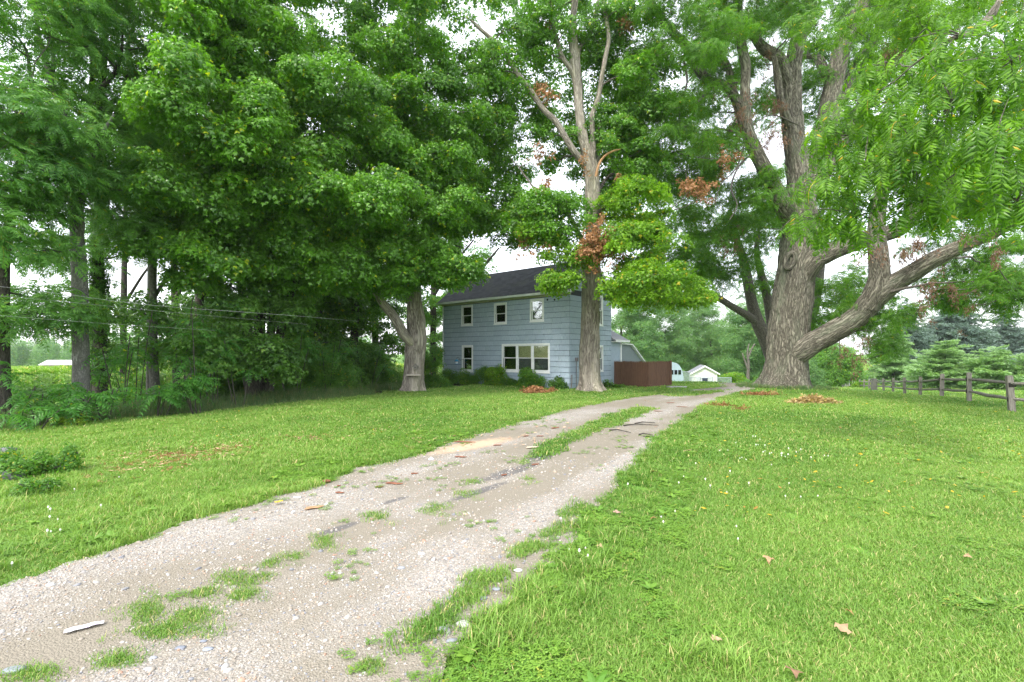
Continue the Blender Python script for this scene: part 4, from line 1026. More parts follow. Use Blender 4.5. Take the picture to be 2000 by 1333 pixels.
B_.blobs([(490, 110, 18.5, 140, 110, 3.5, 24), (420, 60, 17.5, 65, 90, 2.5, 8), (460, 260, 17, 120, 100, 3.5, 24), (400, 400, 17.5, 110, 90, 3, 20), (500, 380, 18.5, 110, 90, 3, 18), (440, 510, 18, 110, 60, 3, 16), (540, 480, 19.5, 70, 70, 2.5, 10), (450, -80, 18, 150, 90, 4, 12), (460, 300, 21, 150, 200, 3, 22)], 1.0, .78, 'maple', 44, .5)
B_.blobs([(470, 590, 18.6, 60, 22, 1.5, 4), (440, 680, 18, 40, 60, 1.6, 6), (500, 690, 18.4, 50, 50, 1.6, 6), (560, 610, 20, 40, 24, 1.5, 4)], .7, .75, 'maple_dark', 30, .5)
B_.done()

WOODS = [  # px, depth, width px, top px, lean, label
    (293, 19, 13, 120, 10, 'grey straight trunk in the wood with tufts of leaves, right of the ivy-clad tree'),
    (345, 24, 12, 200, -14, 'dark leaning trunk deep in the wood behind the leafy saplings'),
    (388, 22, 15, 250, 4, 'dark trunk in the wood left of the many-stemmed maple'),
    (430, 26, 12, 260, -6, 'thin dark trunk seen through leaves left of the many-stemmed maple'),
    (585, 30, 11, 300, 12, 'thin dark trunk in the gap right of the many-stemmed maple'),
    (615, 27, 13, 330, 26, 'dark forked trunk in the middle of the bright gap in the wood'),
    (655, 33, 11, 330, -8, 'far thin trunk in the bright gap of the wood'),
    (690, 29, 14, 330, 14, 'dark upright trunk left of the birdhouse maple'),
    (735, 32, 12, 330, -12, 'dark trunk just left of the birdhouse maple behind the shrubs'),
    (845, 42, 12, 380, 4, 'shaded tree behind the left end of the blue house'),
    (240, 27, 10, 200, 8, 'slim far trunk between the ivy-clad tree and the grey straight trunk'),
    (895, 46, 14, 300, 2, 'tree rising behind the roof of the blue house')]
for (px, Y, w, top, lean, lab) in WOODS:
    x, y = base_of(px, Y); z0 = gh(x, y); pyb = HZ + (EYE - z0) * F / Y
    T = Tree('woodland_tree', lab, (x, y), M['grey_bark'] if px == 293 else M['dark_bark'], 'tree', 'trees of the wood on the left')
    pts = [(px - lean * .1, pyb + 6, w * 1.7, Y), (px, pyb - 20, w * 1.1, Y), (px + lean * .3, (pyb + top) / 2 + 60, w, Y), (px + lean * .5, (pyb + top) / 2 - 30, w * .8, Y), (px + lean, top + 40, w * .5, Y), (px + lean, top - 30, w * .25, Y)]
    T.limb(pts, 'trunk', 12, .25, 0, .015)
    for k in range(3):
        yy = 560 - k * 90 + rng.uniform(-20, 20); sg = -1 if k % 2 else 1
        T.limb([(px + lean * .3, yy + 20, w * .6, Y), (px + sg * 40, yy - 40, w * .45, Y - .8), (px + sg * 80, yy - 90, w * .25, Y - 1.4)], 'limb', 7, .3)
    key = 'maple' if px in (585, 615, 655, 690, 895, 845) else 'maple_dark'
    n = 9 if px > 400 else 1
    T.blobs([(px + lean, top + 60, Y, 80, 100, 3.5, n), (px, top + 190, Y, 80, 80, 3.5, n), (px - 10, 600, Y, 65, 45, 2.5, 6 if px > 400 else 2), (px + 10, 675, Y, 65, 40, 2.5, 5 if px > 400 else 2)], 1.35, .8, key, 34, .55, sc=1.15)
    T.done()

# --- tall pinnate-leaved trees at the far left
def tall(label, base, Y, stems, blobs_, bark, ivy=None, n_=11):
    T = Tree('tree_of_heaven', label, base_of(base, Y), bark, 'tree', 'tall slender trees at the far left')
    for i, L_ in enumerate(stems): T.limb(L_, 'trunk' if i == 0 else 'limb', 20 if i == 0 else 9, .15, 0, .012 if i == 0 else 0)
    T.blobs(blobs_, .95, .8, 'ailanthus', n_, .34, twigs=6, up=.9)
    if ivy:
        P = []
        for (px, py, w) in ivy:
            for k in range(24):
                a = rng.uniform(0, 6.28); r = (w * .5 + 3) * Y / F
                c = at(px, py + rng.uniform(-22, 22), Y); P.append(np.hstack([c + [r * math.cos(a), r * math.sin(a), 0], [math.cos(a), math.sin(a), .4], [rng.uniform(0, 6.28)], [rng.uniform(.6, 1.2)], [rng.random()]]))
        T.crowns.setdefault('ivy', []).append(np.array(P))
    T.done()
tall('slender smooth grey tree at the far left, its bare trunk pale against the field', 157, 15, [
    [(160, 830, 40, 15), (159, 800, 31, 15), (158, 745, 27, 15), (158, 690, 26, 15), (156, 620, 25, 15), (156, 560, 25, 15), (153, 500, 24, 15), (150, 460, 21, 15), (145, 420, 18, 15), (140, 370, 16, 15), (135, 310, 15, 15), (128, 250, 14, 15), (118, 208, 13, 15), (103, 168, 12, 15), (96, 145, 11, 15), (90, 119, 10, 15), (76, 72, 8, 15), (70, 20, 6, 15), (60, -60, 4, 15)],
    [(152, 470, 15, 15), (158, 440, 13, 14.8), (156, 414, 12, 14.7), (163, 374, 12, 14.6), (173, 324, 11, 14.5), (182, 300, 9, 14.4), (200, 262, 7, 14.2), (222, 225, 4, 14)],
    [(98, 158, 8, 15), (106, 120, 7, 15.2), (98, 90, 6, 15.3), (103, 60, 5, 15.5), (125, 40, 3, 15.6)],
    [(128, 260, 8, 15), (80, 200, 7, 14.5), (60, 150, 6, 14.3), (52, 100, 5, 14), (25, 60, 3, 13.8)]],
    [(45, 110, 14, 75, 90, 2.2, 6), (85, 258, 13.2, 85, 30, 2, 8), (150, 340, 14, 60, 40, 1.6, 4), (130, 20, 15, 90, 40, 2.5, 5), (110, -70, 15, 140, 50, 3, 5), (60, 400, 13.5, 60, 60, 1.8, 5)], M['grey_bark'])
tall('ivy-clad tree at the far left beside the pale bare trunk', 196, 17.5, [
    [(196, 815, 34, 17.5), (195, 770, 26, 17.5), (195, 700, 23, 17.5), (194, 600, 20, 17.5), (192, 480, 18, 17.5), (196, 360, 16, 17.5), (199, 250, 13, 17.5), (200, 180, 10, 17.5), (205, 110, 8, 17.5), (210, 0, 4, 17.5)],
    [(198, 330, 9, 17.5), (190, 260, 8, 17.3), (177, 190, 7, 17.1), (180, 130, 6, 17), (175, 80, 4, 17)],
    [(198, 240, 10, 17.5), (190, 184, 10, 17), (205, 165, 9, 16.8), (224, 143, 8, 16.6), (237, 104, 6, 16.4), (240, 50, 3, 16.3)],
    [(196, 300, 9, 17.5), (215, 240, 8, 17.8), (232, 215, 6, 18)]],
    [(200, 70, 16.5, 80, 70, 2.5, 7), (210, 190, 18, 60, 60, 2, 5), (240, 300, 17, 60, 60, 2, 6), (110, 500, 16.5, 50, 40, 1.6, 4), (240, 450, 17, 60, 60, 2, 5), (220, -50, 17, 120, 50, 3, 5)], M['dark_bark'],
    [(195, y_, 22) for y_ in range(740, 120, -24)])
tall('forked pale-stemmed tree between the ivy-clad tree and the big maple crown', 300, 18.5, [
    [(305, 800, 20, 18.5), (300, 700, 15, 18.5), (298, 560, 14, 18.5), (300, 400, 13, 18.5), (303, 310, 11, 18.5), (290, 275, 11, 18.5), (275, 245, 10, 18.5), (266, 215, 10, 18.5), (257, 180, 9, 18.5), (253, 120, 8, 18.5), (250, 85, 7, 18.5), (262, 50, 5, 18.5), (282, 0, 4, 18.5)],
    [(257, 182, 6, 18.5), (272, 165, 6, 18.3), (290, 150, 4, 18), (300, 120, 3, 18)]],
    [(290, 60, 17.5, 60, 60, 2, 5), (270, 340, 17, 60, 50, 2, 6), (320, 330, 18, 50, 60, 2, 6), (300, 460, 17.5, 60, 50, 2, 6), (330, 180, 19, 50, 60, 2, 4)], M['grey_bark'])
tall('dark-trunked tree cut by the left edge of the photograph', 4, 13.5, [
    [(2, 840, 40, 13.5), (4, 800, 30, 13.5), (4, 740, 26, 13.5), (2, 660, 24, 13.5), (5, 560, 20, 13.5), (10, 480, 18, 13.5), (22, 420, 15, 13.5), (30, 370, 12, 13.5), (38, 300, 8, 13.5), (30, 200, 5, 13.5)],
    [(6, 560, 12, 13.5), (-12, 470, 10, 13.3), (-30, 380, 7, 13)]],
    [(20, 330, 12.5, 60, 40, 1.8, 6), (50, 480, 13, 60, 40, 1.8, 5), (30, 610, 13, 60, 40, 1.8, 6), (0, 220, 12.5, 60, 60, 2, 5), (80, 590, 15, 50, 30, 1.5, 3), (10, 20, 13, 80, 70, 2.5, 6)], M['dark_bark'])

# --- saplings with long pinnate fronds along the wood edge (each frond a part)
FM = [frond(.78, 10, .15, rs, sg).data('frond', M['sumac']) for sg in (.35, .5, .7)]
FMY = [frond(.6, 10, .12, rs, sg).data('frond', leafmat('yellow_frond', (.13, .24, .015), (.25, .34, .02), (.5, .4, .05), .05)) for sg in (.35, .5)]
def sapling(label, px, top, Y, nst, nf, wide, meshes=None, sc=1.0):
    meshes = meshes or FM
    x, y = base_of(px, Y); z = gh(x, y)
    t_ = empty('sapling', (x, y, z), 0, label, 'sapling', 'saplings along the wood edge')
    H = at(px, top, Y)[2] - z
    st = MB()
    for k in range(nst):
        a = rng.uniform(0, 6.28); r = wide * math.sqrt(rng.random()) if nst > 1 else 0; h_ = H * rng.uniform(.5, 1) if k else H
        tip = np.array([math.cos(a) * r, math.sin(a) * r * .6, h_ * .92])
        st.tube(catmull([(tip[0] * .25, tip[1] * .25, -.1), (tip[0] * .6, tip[1] * .6, h_ * .5), tuple(tip)], .3), .016, 5)
        for j in range(nf):
            yw = j * 2.4 + rng.uniform(-.3, .3); lvl = rng.uniform(.72, 1.0)
            o = link('frond', meshes[(j + k) % len(meshes)], t_)
            o.location = (tip[0] * lvl, tip[1] * lvl, tip[2] * lvl)
            o.rotation_euler = (rng.normal(0, .2), rng.uniform(-.45, .35), yw); s_ = sc * rng.uniform(.75, 1.15); o.scale = (s_, s_, s_)
    st.build('stem', M['dark_bark'], t_)
SAP = [('tall sapling between the straight grey trunk and the many-stemmed maple', 425, 610, 17.5, 4, 9, 1.1), ('leafy sapling below the crown left of the straight grey trunk', 262, 590, 17, 3, 9, 1.0), ('sapling in front of the many-stemmed maple trunks', 470, 655, 17.2, 3, 8, .9), ('shaded sapling right of the many-stemmed maple', 575, 640, 21, 4, 9, 1.3), ('shaded sapling in the middle of the bright gap', 640, 655, 23, 4, 9, 1.3), ('shaded sapling just left of the birdhouse maple', 715, 650, 25, 4, 9, 1.3), ('sapling with fronds over the ivy-clad trunk base', 180, 690, 16, 3, 8, .9),
       ('leafy sapling below the dark-trunked tree at the left edge', 20, 700, 12.6, 3, 8, .9), ('low dark sapling in front of the corn gap at the far left', 75, 765, 12.5, 3, 8, .9),
       ('spreading sapling in front of the pale bare trunk', 140, 752, 13, 4, 8, 1.1), ('tall sapling with tiered fronds right of the ivy-clad tree', 235, 640, 15.5, 3, 8, 1.0),
       ('sapling with hanging fronds in front of the ivy-clad tree', 205, 742, 13.6, 4, 8, 1.0), ('broad bright sapling below the straight grey trunk', 305, 725, 14.6, 4, 9, 1.1),
       ('tall drooping sapling right of the straight grey trunk', 385, 600, 16.2, 3, 9, .9), ('wide sapling with light fronds at the wood edge', 390, 722, 15.3, 4, 9, 1.0),
       ('sapling whose top fronds hang left of the many-stemmed maple', 350, 560, 17, 3, 8, .9), ('low sapling at the wood edge left of the yellow one', 60, 800, 12.0, 2, 8, .7)]
for a in SAP: sapling(*a)
sapling('small yellow-green sapling at the lawn edge in front of the wood', 150, 812, 12.6, 2, 7, .45, FMY, .9)

# --- undergrowth bushes at the foot of the wood
def bush(name, label, px, pyb, w, h_, key='shrub', group=None, Y=None, n=None, sc=1.0, stems=True, cat='bush', flat=.8, bark='dark_bark'):
    Y = Y or EYE * F / (pyb - HZ)
    x, y = base_of(px, Y)
    T = Tree(name, label, (x, y), M[bark], cat, group)
    W_, H_ = w * Y / F, h_ * Y / F
    z0 = T.o[2]
    T.P = np.array([[x, y, z0 + .05]]); T.R = np.array([.03])
    n = n or max(3, int(W_ * H_ * 3.0))
    rc = min(W_, H_) * .33
    C = []
    for k in range(n):
        u = rng.uniform(-1, 1); v = rng.uniform(.15, 1) * math.sqrt(max(.05, 1 - (abs(u) * .85) ** 2))
        C.append((x + u * W_ * .42, y + rng.uniform(-.5, .5) * min(W_, 1.6) * .6, z0 + max(rc * .6, v * H_ - rc * .7)))
    T.fill(np.array(C), rc, key, max(6, int(17 * (rc / .4) ** 1.3 / sc)), flat, sc, 2, .35)
    T.done()
UG = [(30, 800, 150, 70), (110, 790, 120, 60), (200, 795, 120, 50), (270, 790, 110, 70), (345, 800, 70, 50), (420, 788, 110, 80), (470, 782, 80, 90), (540, 780, 90, 90), (600, 776, 90, 120), (655, 776, 80, 90), (700, 768, 80, 100), (745, 766, 70, 80), (325, 812, 40, 30), (590, 785, 60, 30), (845, 762, 50, 110)]
UGL = ['dark bush at the left edge of the wood', 'low dark bush in front of the far-left corn gap', 'dark bush under the pale bare trunk', 'round bush below the straight grey trunk', 'small bush with bright leaves at the lawn edge', 'tall dark bush left of the many-stemmed maple', 'dark bush at the foot of the many-stemmed maple', 'low bush right of the many-stemmed maple', 'tall bush in the bright gap of the wood', 'low bush under the bright gap of the wood', 'tall dark bush near the birdhouse maple', 'dark bush touching the left side of the birdhouse maple', 'tiny pale bush at the lawn edge', 'low spreading bush at the lawn edge in mid wood', 'tall dark bush between the birdhouse maple and the house']
for i, (a, l) in enumerate(zip(UG, UGL)):
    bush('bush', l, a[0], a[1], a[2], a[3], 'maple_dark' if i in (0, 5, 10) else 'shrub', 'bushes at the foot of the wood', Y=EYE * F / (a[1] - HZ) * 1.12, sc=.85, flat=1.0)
# tall weeds in front of them
x, y = sample_area(30000, -16, 0, 9, 27); dd = wood_d(x, y)
k = (dd > .1) & (dd < 3.2) & (n2(x, y, .8, 3, 2.) + .1 * rng.random(len(x)) > .40); x, y = x[k][:2600], y[k][:2600]
scatter('tall_weeds', 'weed', np.stack([x, y, ground_h(x, y)], 1), None, None, rng.uniform(.25, .9, len(x)) * (.35 + .65 * sstep(0, 1.8, wood_d(x, y))), None)
# weedy mound at the left edge of the picture
for i, (px, pyb, w, h_, l) in enumerate(((20, 935, 90, 90, 'pale green weed clump on the stony mound at the left edge'), (90, 925, 110, 60, 'leafy weed clump right of the stony mound'), (60, 965, 80, 40, 'low weeds with yellow leaves below the stony mound'))):
    bush('weed_clump', l, px, pyb, w, h_, 'shrub', 'weed clumps on the mound', sc=.5, n=9, cat='weeds')

# --- trees behind the house and in the far field
BG = [(1215, 92, 580, 40, 'hazy tree behind the roofs of the house extension'), (1255, 88, 590, 44, 'round hazy tree above the brown wooden fence'), (1300, 94, 600, 44, 'hazy tree between the brown fence and the white garage'), (1345, 102, 590, 46, 'tall hazy tree behind the white garage'),
      (1390, 98, 610, 40, 'tree right behind the white garage roof'), (1430, 90, 640, 36, 'shorter bright tree right of the white garage'), (1465, 80, 600, 46, 'dark tree behind the bare dead stem'), (1500, 78, 590, 40, 'tree half hidden behind the left side of the walnut trunk')]
for (px, Y, top, hw, lab) in BG:
    x, y = base_of(px, Y); pyb = HZ + (EYE - gh(x, y)) * F / Y
    T = Tree('background_tree', lab, (x, y), M['dark_bark'], 'tree', 'hazy trees behind the garage')
    T.limb([(px, pyb + 5, 9, Y), (px + 2, pyb - 40, 6, Y), (px - 2, top + 60, 4, Y), (px, top + 45, 2, Y)], 'trunk', 8, .6)
    top -= 18
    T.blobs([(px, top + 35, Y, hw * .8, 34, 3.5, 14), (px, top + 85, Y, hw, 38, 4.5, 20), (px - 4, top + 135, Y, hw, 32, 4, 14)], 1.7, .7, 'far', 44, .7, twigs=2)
    T.done()
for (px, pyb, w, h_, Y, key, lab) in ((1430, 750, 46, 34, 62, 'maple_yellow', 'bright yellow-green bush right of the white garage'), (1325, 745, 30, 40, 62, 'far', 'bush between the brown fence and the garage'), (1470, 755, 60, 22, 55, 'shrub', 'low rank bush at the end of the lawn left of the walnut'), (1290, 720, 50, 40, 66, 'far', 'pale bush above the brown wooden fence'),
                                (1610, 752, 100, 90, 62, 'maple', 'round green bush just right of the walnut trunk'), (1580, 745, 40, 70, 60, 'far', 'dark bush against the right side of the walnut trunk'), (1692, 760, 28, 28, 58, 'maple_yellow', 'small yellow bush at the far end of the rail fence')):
    bush('bush', lab, px, pyb, w, h_, key, 'bushes beyond the lawn', Y=Y, sc=1.1 if key != 'far' else .8)
T = Tree('dead_tree', 'bare pale broken stem left of the walnut in front of dark trees', base_of(1462, 66), M['limb_bark'])
T.limb([(1462, 755, 8, 66), (1461, 735, 6, 66), (1462, 712, 5, 66), (1460, 690, 3.5, 66), (1463, 672, 2, 66)], 'trunk', 10, .3)
T.limb([(1461, 722, 5, 66), (1453, 700, 3, 66), (1450, 690, 2, 66)], 'limb', 6, .3); T.limb([(1461, 700, 4, 66), (1468, 682, 3, 66), (1474, 672, 2, 66)], 'limb', 6, .3)
T.done()

def conifer(name, label, px, Y, top, wpx, key, lv=.5, group=None, gapf=1.0, up=.25, low=.0):
    x, y = base_of(px, Y); z0 = gh(x, y); H = at(px, top, Y)[2] - z0; Wd = wpx * Y / F / 2
    T = Tree(name, label, (x, y), M['dark_bark'], 'tree', group)
    T.limb([(x, y, z0 - .3, .20), (x, y, z0 + H * .5, .12), (x, y, z0 + H, .02)], 'trunk', 8, .6, world=True)
    P = []
    z = H * low + .4
    while z < H:
        f = 1 - z / H; rad = Wd * (f ** .75) * rng.uniform(.8, 1.1) + .15
        if name == 'pine_tree': rad = Wd * (f ** .55) * rng.uniform(.7, 1.15) + .15
        nb = max(4, int(5 + rad * 3.2))
        for k in range(nb):
            a = rng.uniform(0, 6.28); rr = rad * rng.uniform(.8, 1.15)
            for q in ((.02, .55), (.42, .62)) if rr > 1.2 else ((.0, 1.0),):
                r0 = rr * q[0]; ln = rr * q[1] * 1.05
                P.append([x + math.cos(a) * r0, y + math.sin(a) * r0, z0 + z + rng.normal(0, .28 if name == 'pine_tree' else .14) - .10 * r0 + (up + .5 * (name == 'pine_tree')) * r0 * .3, -math.cos(a) * (.45 if name == 'pine_tree' else .08) + rng.normal(0, .15), -math.sin(a) * (.45 if name == 'pine_tree' else .08) + rng.normal(0, .15), 1, a + rng.normal(0, .15), ln, rng.random()])
        z += lv * (.6 + .6 * f) * gapf
    T.crowns[key] = [np.array(P)]
    T.done()
CG = 'conifers beyond the rail fence'
conifer('spruce_tree', 'blue-grey spruce partly hidden behind the walnut bough', 1772, 78, 580, 130, 'spruce', .55, CG)
conifer('spruce_tree', 'widest blue-grey spruce right of the gap of open sky', 1862, 80, 566, 190, 'spruce', .55, CG)
conifer('spruce_tree', 'hazy spruce at the right edge behind the rail fence', 1965, 90, 592, 150, 'spruce', .6, CG)
conifer('spruce_tree', 'distant spruce rising over the right edge bushes', 2060, 84, 585, 170, 'spruce', .6, CG)
conifer('larch_tree', 'pale green feathery tree in front of the corn field', 1745, 66, 612, 92, 'pine', .42, CG, low=.05)
conifer('pine_tree', 'bushy pale green pine behind the middle of the rail fence', 1845, 50, 672, 118, 'pine', .28, CG)
conifer('pine_tree', 'broad bushy pine behind the right end of the rail fence', 1940, 46, 686, 140, 'pine', .32, CG)
conifer('pine_tree', 'small bushy pine beside the pale feathery tree', 1800, 56, 700, 60, 'pine', .32, CG)
conifer('pine_tree', 'bushy pine cut by the right edge of the photograph', 2040, 44, 690, 130, 'pine', .34, CG)

# --- corn and the far tree line
def cornfield(x0, x1, y0, y1, n, mask=None):
    x, y = sample_area(n, x0, x1, y0, y1)
    x = np.round(x / .75) * .75 + rng.normal(0, .03, n)
    if mask is not None:
        k = mask(x, y); x, y = x[k], y[k]
    return np.stack([x, y, ground_h(x, y)], 1)
P = cornfield(62, 260, 115, 195, 15000, lambda x, y: y > 115 + .1 * (x - 80))
scatter('corn', 'corn', P, None, rng.normal(0, .1, len(P)), rng.uniform(.9, 1.1, len(P)), rng.random(len(P)))
P = cornfield(-120, -8, 30, 120, 26000, lambda x, y: (wood_d(x, y) > 20) & (x > -1.15 * y))
scatter('corn', 'corn', P, None, rng.normal(0, .1, len(P)), rng.uniform(.75, .95, len(P)), rng.random(len(P)))
TL = []
def treeline(px0, px1, Y0, Y1, top, n):
    for k in range(n):
        Y = rng.uniform(Y0, Y1); px = rng.uniform(px0, px1); x, y = base_of(px, Y); z = gh(x, y)
        H = (at(px, top + rng.normal(0, 7), Y)[2] - z); rc = H * .3
        for j in range(90):
            d_ = rng.normal(0, 1, 3); d_ /= np.linalg.norm(d_)
            hz_ = rng.uniform(.0, 1); c = np.array([x, y, z + H * (.12 + .6 * hz_)])
            p = c + d_ * rc * (1.15 - .4 * hz_)
            TL.append(np.hstack([p, d_ + [0, 0, .5], [rng.uniform(0, 6.28)], [rng.uniform(2.2, 4.2)], [rng.random()]]))
treeline(-150, 280, 190, 260, 655, 46); treeline(-500, -150, 190, 260, 650, 20)
treeline(1560, 2400, 230, 330, 676, 70); treeline(1150, 1560, 150, 200, 640, 40); treeline(280, 1150, 180, 240, 650, 50)
TL = np.array(TL)
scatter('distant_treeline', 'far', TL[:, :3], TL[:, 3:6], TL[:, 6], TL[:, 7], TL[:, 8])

# ------------------------------------------------------------------ the blue farmhouse (local x to the right along the front, y to the back)
m, t, out = newmat('painted_siding')
tc = N(t, 'ShaderNodeTexCoord').outputs['Object']
sx_ = N(t, 'ShaderNodeSeparateXYZ'); t.links.new(tc, sx_.inputs[0])
run = mth(t, 'ADD', sx_.outputs[0], sx_.outputs[1])
cb = N(t, 'ShaderNodeCombineXYZ'); t.links.new(run, cb.inputs[0]); t.links.new(mth(t, 'MULTIPLY', sx_.outputs[2], .12), cb.inputs[2])
st_ = noise(t, cb.outputs[0], 42, 3, .6)
st2 = noise(t, tc, 1.2, 5)
oi = N(t, 'ShaderNodeObjectInfo').outputs['Random']
c = ramp(t, st_, [(.30, (.27, .345, .42)), (.5, (.385, .475, .56)), (.75, (.43, .515, .60))])
c = mixc(t, mth(t, 'MULTIPLY', oi, .4), c, (.27, .35, .43))
c = mixc(t, mth(t, 'MULTIPLY', mth(t, 'SUBTRACT', st2, .5), 1.2, True), c, (.34, .41, .42))
principled(t, out, c, .75, .25, st_, .6, .006)
M['siding'] = m
M['gap_shadow'] = simple('shadow_line_underlay', (.03, .04, .045))  # near-black backing: shadow lines of the shingle courses put into its colour
M['trim'] = simple('white_trim', (.84, .86, .86), (.74, .77, .77), 5, .5)
m, t, out = newmat('mildewed_eave_board')
tc = N(t, 'ShaderNodeTexCoord').outputs['Object']
nz = noise(t, mapping(t, tc, (1, 1, 3)), 2.2, 6, .65); nz2 = noise(t, mapping(t, tc, (3, 3, 12)), 3, 5, .7)
c = ramp(t, nz, [(.3, (.30, .32, .19)), (.6, (.45, .46, .32)), (.8, (.60, .60, .48))])
c = mixc(t, mth(t, 'MULTIPLY', mth(t, 'SUBTRACT', nz2, .58), 5, True), c, (.20, .19, .16))
principled(t, out, c, .7, .3, nz2, .3, .01); M['eave'] = m
m, t, out = newmat('asphalt_shingle')
tc = N(t, 'ShaderNodeTexCoord').outputs['Object']
br = N(t, 'ShaderNodeTexBrick'); br.inputs['Scale'].default_value = 1.0; br.inputs['Brick Width'].default_value = .30; br.inputs['Row Height'].default_value = .14
br.inputs['Mortar Size'].default_value = .006; br.inputs['Color1'].default_value = (.020, .024, .030, 1); br.inputs['Color2'].default_value = (.055, .060, .068, 1); br.inputs['Mortar'].default_value = (.012, .014, .016, 1); br.inputs['Bias'].default_value = -.1
t.links.new(tc, br.inputs['Vector'])
c = mixc(t, mth(t, 'MULTIPLY', noise(t, tc, 30, 5), .6), br.outputs[0], (.06, .065, .07))
c = mixc(t, mth(t, 'MULTIPLY', mth(t, 'SUBTRACT', noise(t, tc, .8, 5), .52), 2.5, True), c, (.055, .065, .045))
principled(t, out, c, .9, .2, br.outputs['Fac'], -.5, .01); M['shingle'] = m
m, t, out = newmat('window_glass')
p = principled(t, out, (.010, .014, .016), .04, .9); M['glass'] = m
M['curtain_pink'] = simple('pink_curtain', (.85, .62, .68), (.6, .4, .46), 14, .9, stretch=(6, 6, .5))
M['curtain_yellow'] = simple('yellow_curtain', (.85, .84, .48), (.62, .62, .32), 20, .9, stretch=(8, 8, .2))
M['curtain_dark'] = simple('net_curtain', (.22, .23, .25), (.12, .13, .14), 20, .9, stretch=(8, 8, .2))
M['dark_room'] = simple('dark_interior', (.02, .022, .024))

def clear_glass():
    m, t, out = newmat('clear_pane')
    g = N(t, 'ShaderNodeBsdfGlossy'); g.inputs['Roughness'].default_value = .03; g.inputs[0].default_value = (.9, .95, .95, 1)
    tr = N(t, 'ShaderNodeBsdfTransparent'); tr.inputs[0].default_value = (.94, .96, .95, 1)
    fr = N(t, 'ShaderNodeFresnel'); fr.inputs[0].default_value = 1.5
    mx = N(t, 'ShaderNodeMixShader'); t.links.new(mth(t, 'ADD', mth(t, 'MULTIPLY', fr.outputs[0], 1.5), .06, True), mx.inputs[0])
    t.links.new(tr.outputs[0], mx.inputs[1]); t.links.new(g.outputs[0], mx.inputs[2]); t.links.new(mx.outputs[0], out.inputs[0])
    return m
M['pane'] = clear_glass()

HL, HW, HH = 9.96, 4.35, 5.28                                   # length of the front, width of the gable end, wall height
house = empty('farmhouse', (HOUSE_N[0], HOUSE_N[1], gh(*HOUSE_N)), HA, 'two-storey blue shingled farmhouse with white windows and a dark roof', 'house')
hz0 = gh(*HOUSE_N)
def front_x(px):      # local x on the front wall seen at a pixel column
    k = (px - 1000) / F; return (HOUSE_N[0] - k * HOUSE_N[1]) / (k * e1[1] - e1[0])
def side_y(px):
    k = (px - 1000) / F; return (HOUSE_N[0] - k * HOUSE_N[1]) / (k * e2[1] - e2[0])
def z_at(py, Y): return EYE + (HZ - py) * Y / F - hz0
def front_rect(px0, px1, pyt, pyb):
    a, b = front_x(px0), front_x(px1); mx_ = (a + b) / 2; Y = HOUSE_N[1] + e1[1] * mx_
    return (a, b, z_at(pyb, Y), z_at(pyt, Y))
def side_rect(px0, px1, pyt, pyb, ref):
    a, b = side_y(px0), side_y(px1); Y = HOUSE_N[1] + e2[1] * side_y(ref)
    return (a, b, z_at(pyb, Y), z_at(pyt, Y))
FW = [('up', front_rect(902, 924, 596.5, 637)), ('up', front_rect(966, 990.5, 592, 634)), ('up', front_rect(1036, 1063, 584, 629)),
      ('low', front_rect(903, 924.5, 674.5, 727)), ('tri', front_rect(981, 1074.5, 671.5, 727.8))]
SW = [('side', side_rect(1134.8, 1149, 572, 632, 1135)), ('side', side_rect(1160.5, 1176.3, 578, 637.5, 1176)), ('side', side_rect(1158.5, 1176.8, 675, 726, 1176))]
TR = .10                                                        # casing width
def holes(W_): return [(a + TR, b - TR, z0 + TR, z1 - TR) for _, (a, b, z0, z1) in W_]

def holed(x0, x1, z0, z1, H):
    xsplit = sorted({x0, x1, *[v for h in H for v in h[:2]]}); zsplit = sorted({z0, z1, *[v for h in H for v in h[2:]]})
    R_ = []
    for i in range(len(xsplit) - 1):
        for j in range(len(zsplit) - 1):
            cx, cz = (xsplit[i] + xsplit[i + 1]) / 2, (zsplit[j] + zsplit[j + 1]) / 2
            if not any(h[0] < cx < h[1] and h[2] < cz < h[3] for h in H): R_.append((xsplit[i], xsplit[i + 1], zsplit[j], zsplit[j + 1]))
    return R_
fw = MB()
for (a, b, c_, d_) in holed(-HL, 0, -.3, HH, holes(FW)): fw.box(a, b, 0, .14, c_, d_)
front = fw.build('wall', M['gap_shadow'], house)
sw = MB()
for (a, b, c_, d_) in holed(.14, HW, -.3, HH, holes(SW)): sw.box(-.14, 0, a, b, c_, d_)
PITCH = 38; RZ = HH + HW / 2 * math.tan(R(PITCH))
sw.prism([(0, HH), (HW, HH), (HW / 2, RZ)], 0, -.14, 0)
side = sw.build('wall', M['gap_shadow'], house)
o_ = MB(); o_.box(-HL, -.15, HW - .14, HW, -.3, HH); o_.box(-HL, -HL + .14, .15, HW - .15, -.3, HH); o_.prism([(0.15, HH), (HW - .15, HH), (HW / 2, RZ - .15)], 0, -HL, -HL + .14)
o_.build('wall', M['siding'], house)
fl = MB(); fl.box(-HL + .15, -.15, .15, HW - .15, 2.55, 2.65); fl.box(-HL + .15, -.15, 1.6, 1.65, -.2, 2.54); fl.box(-HL + .15, -.15, 1.6, 1.65, 2.66, HH - .1); fl.build('inner_floor', M['dark_room'], house)

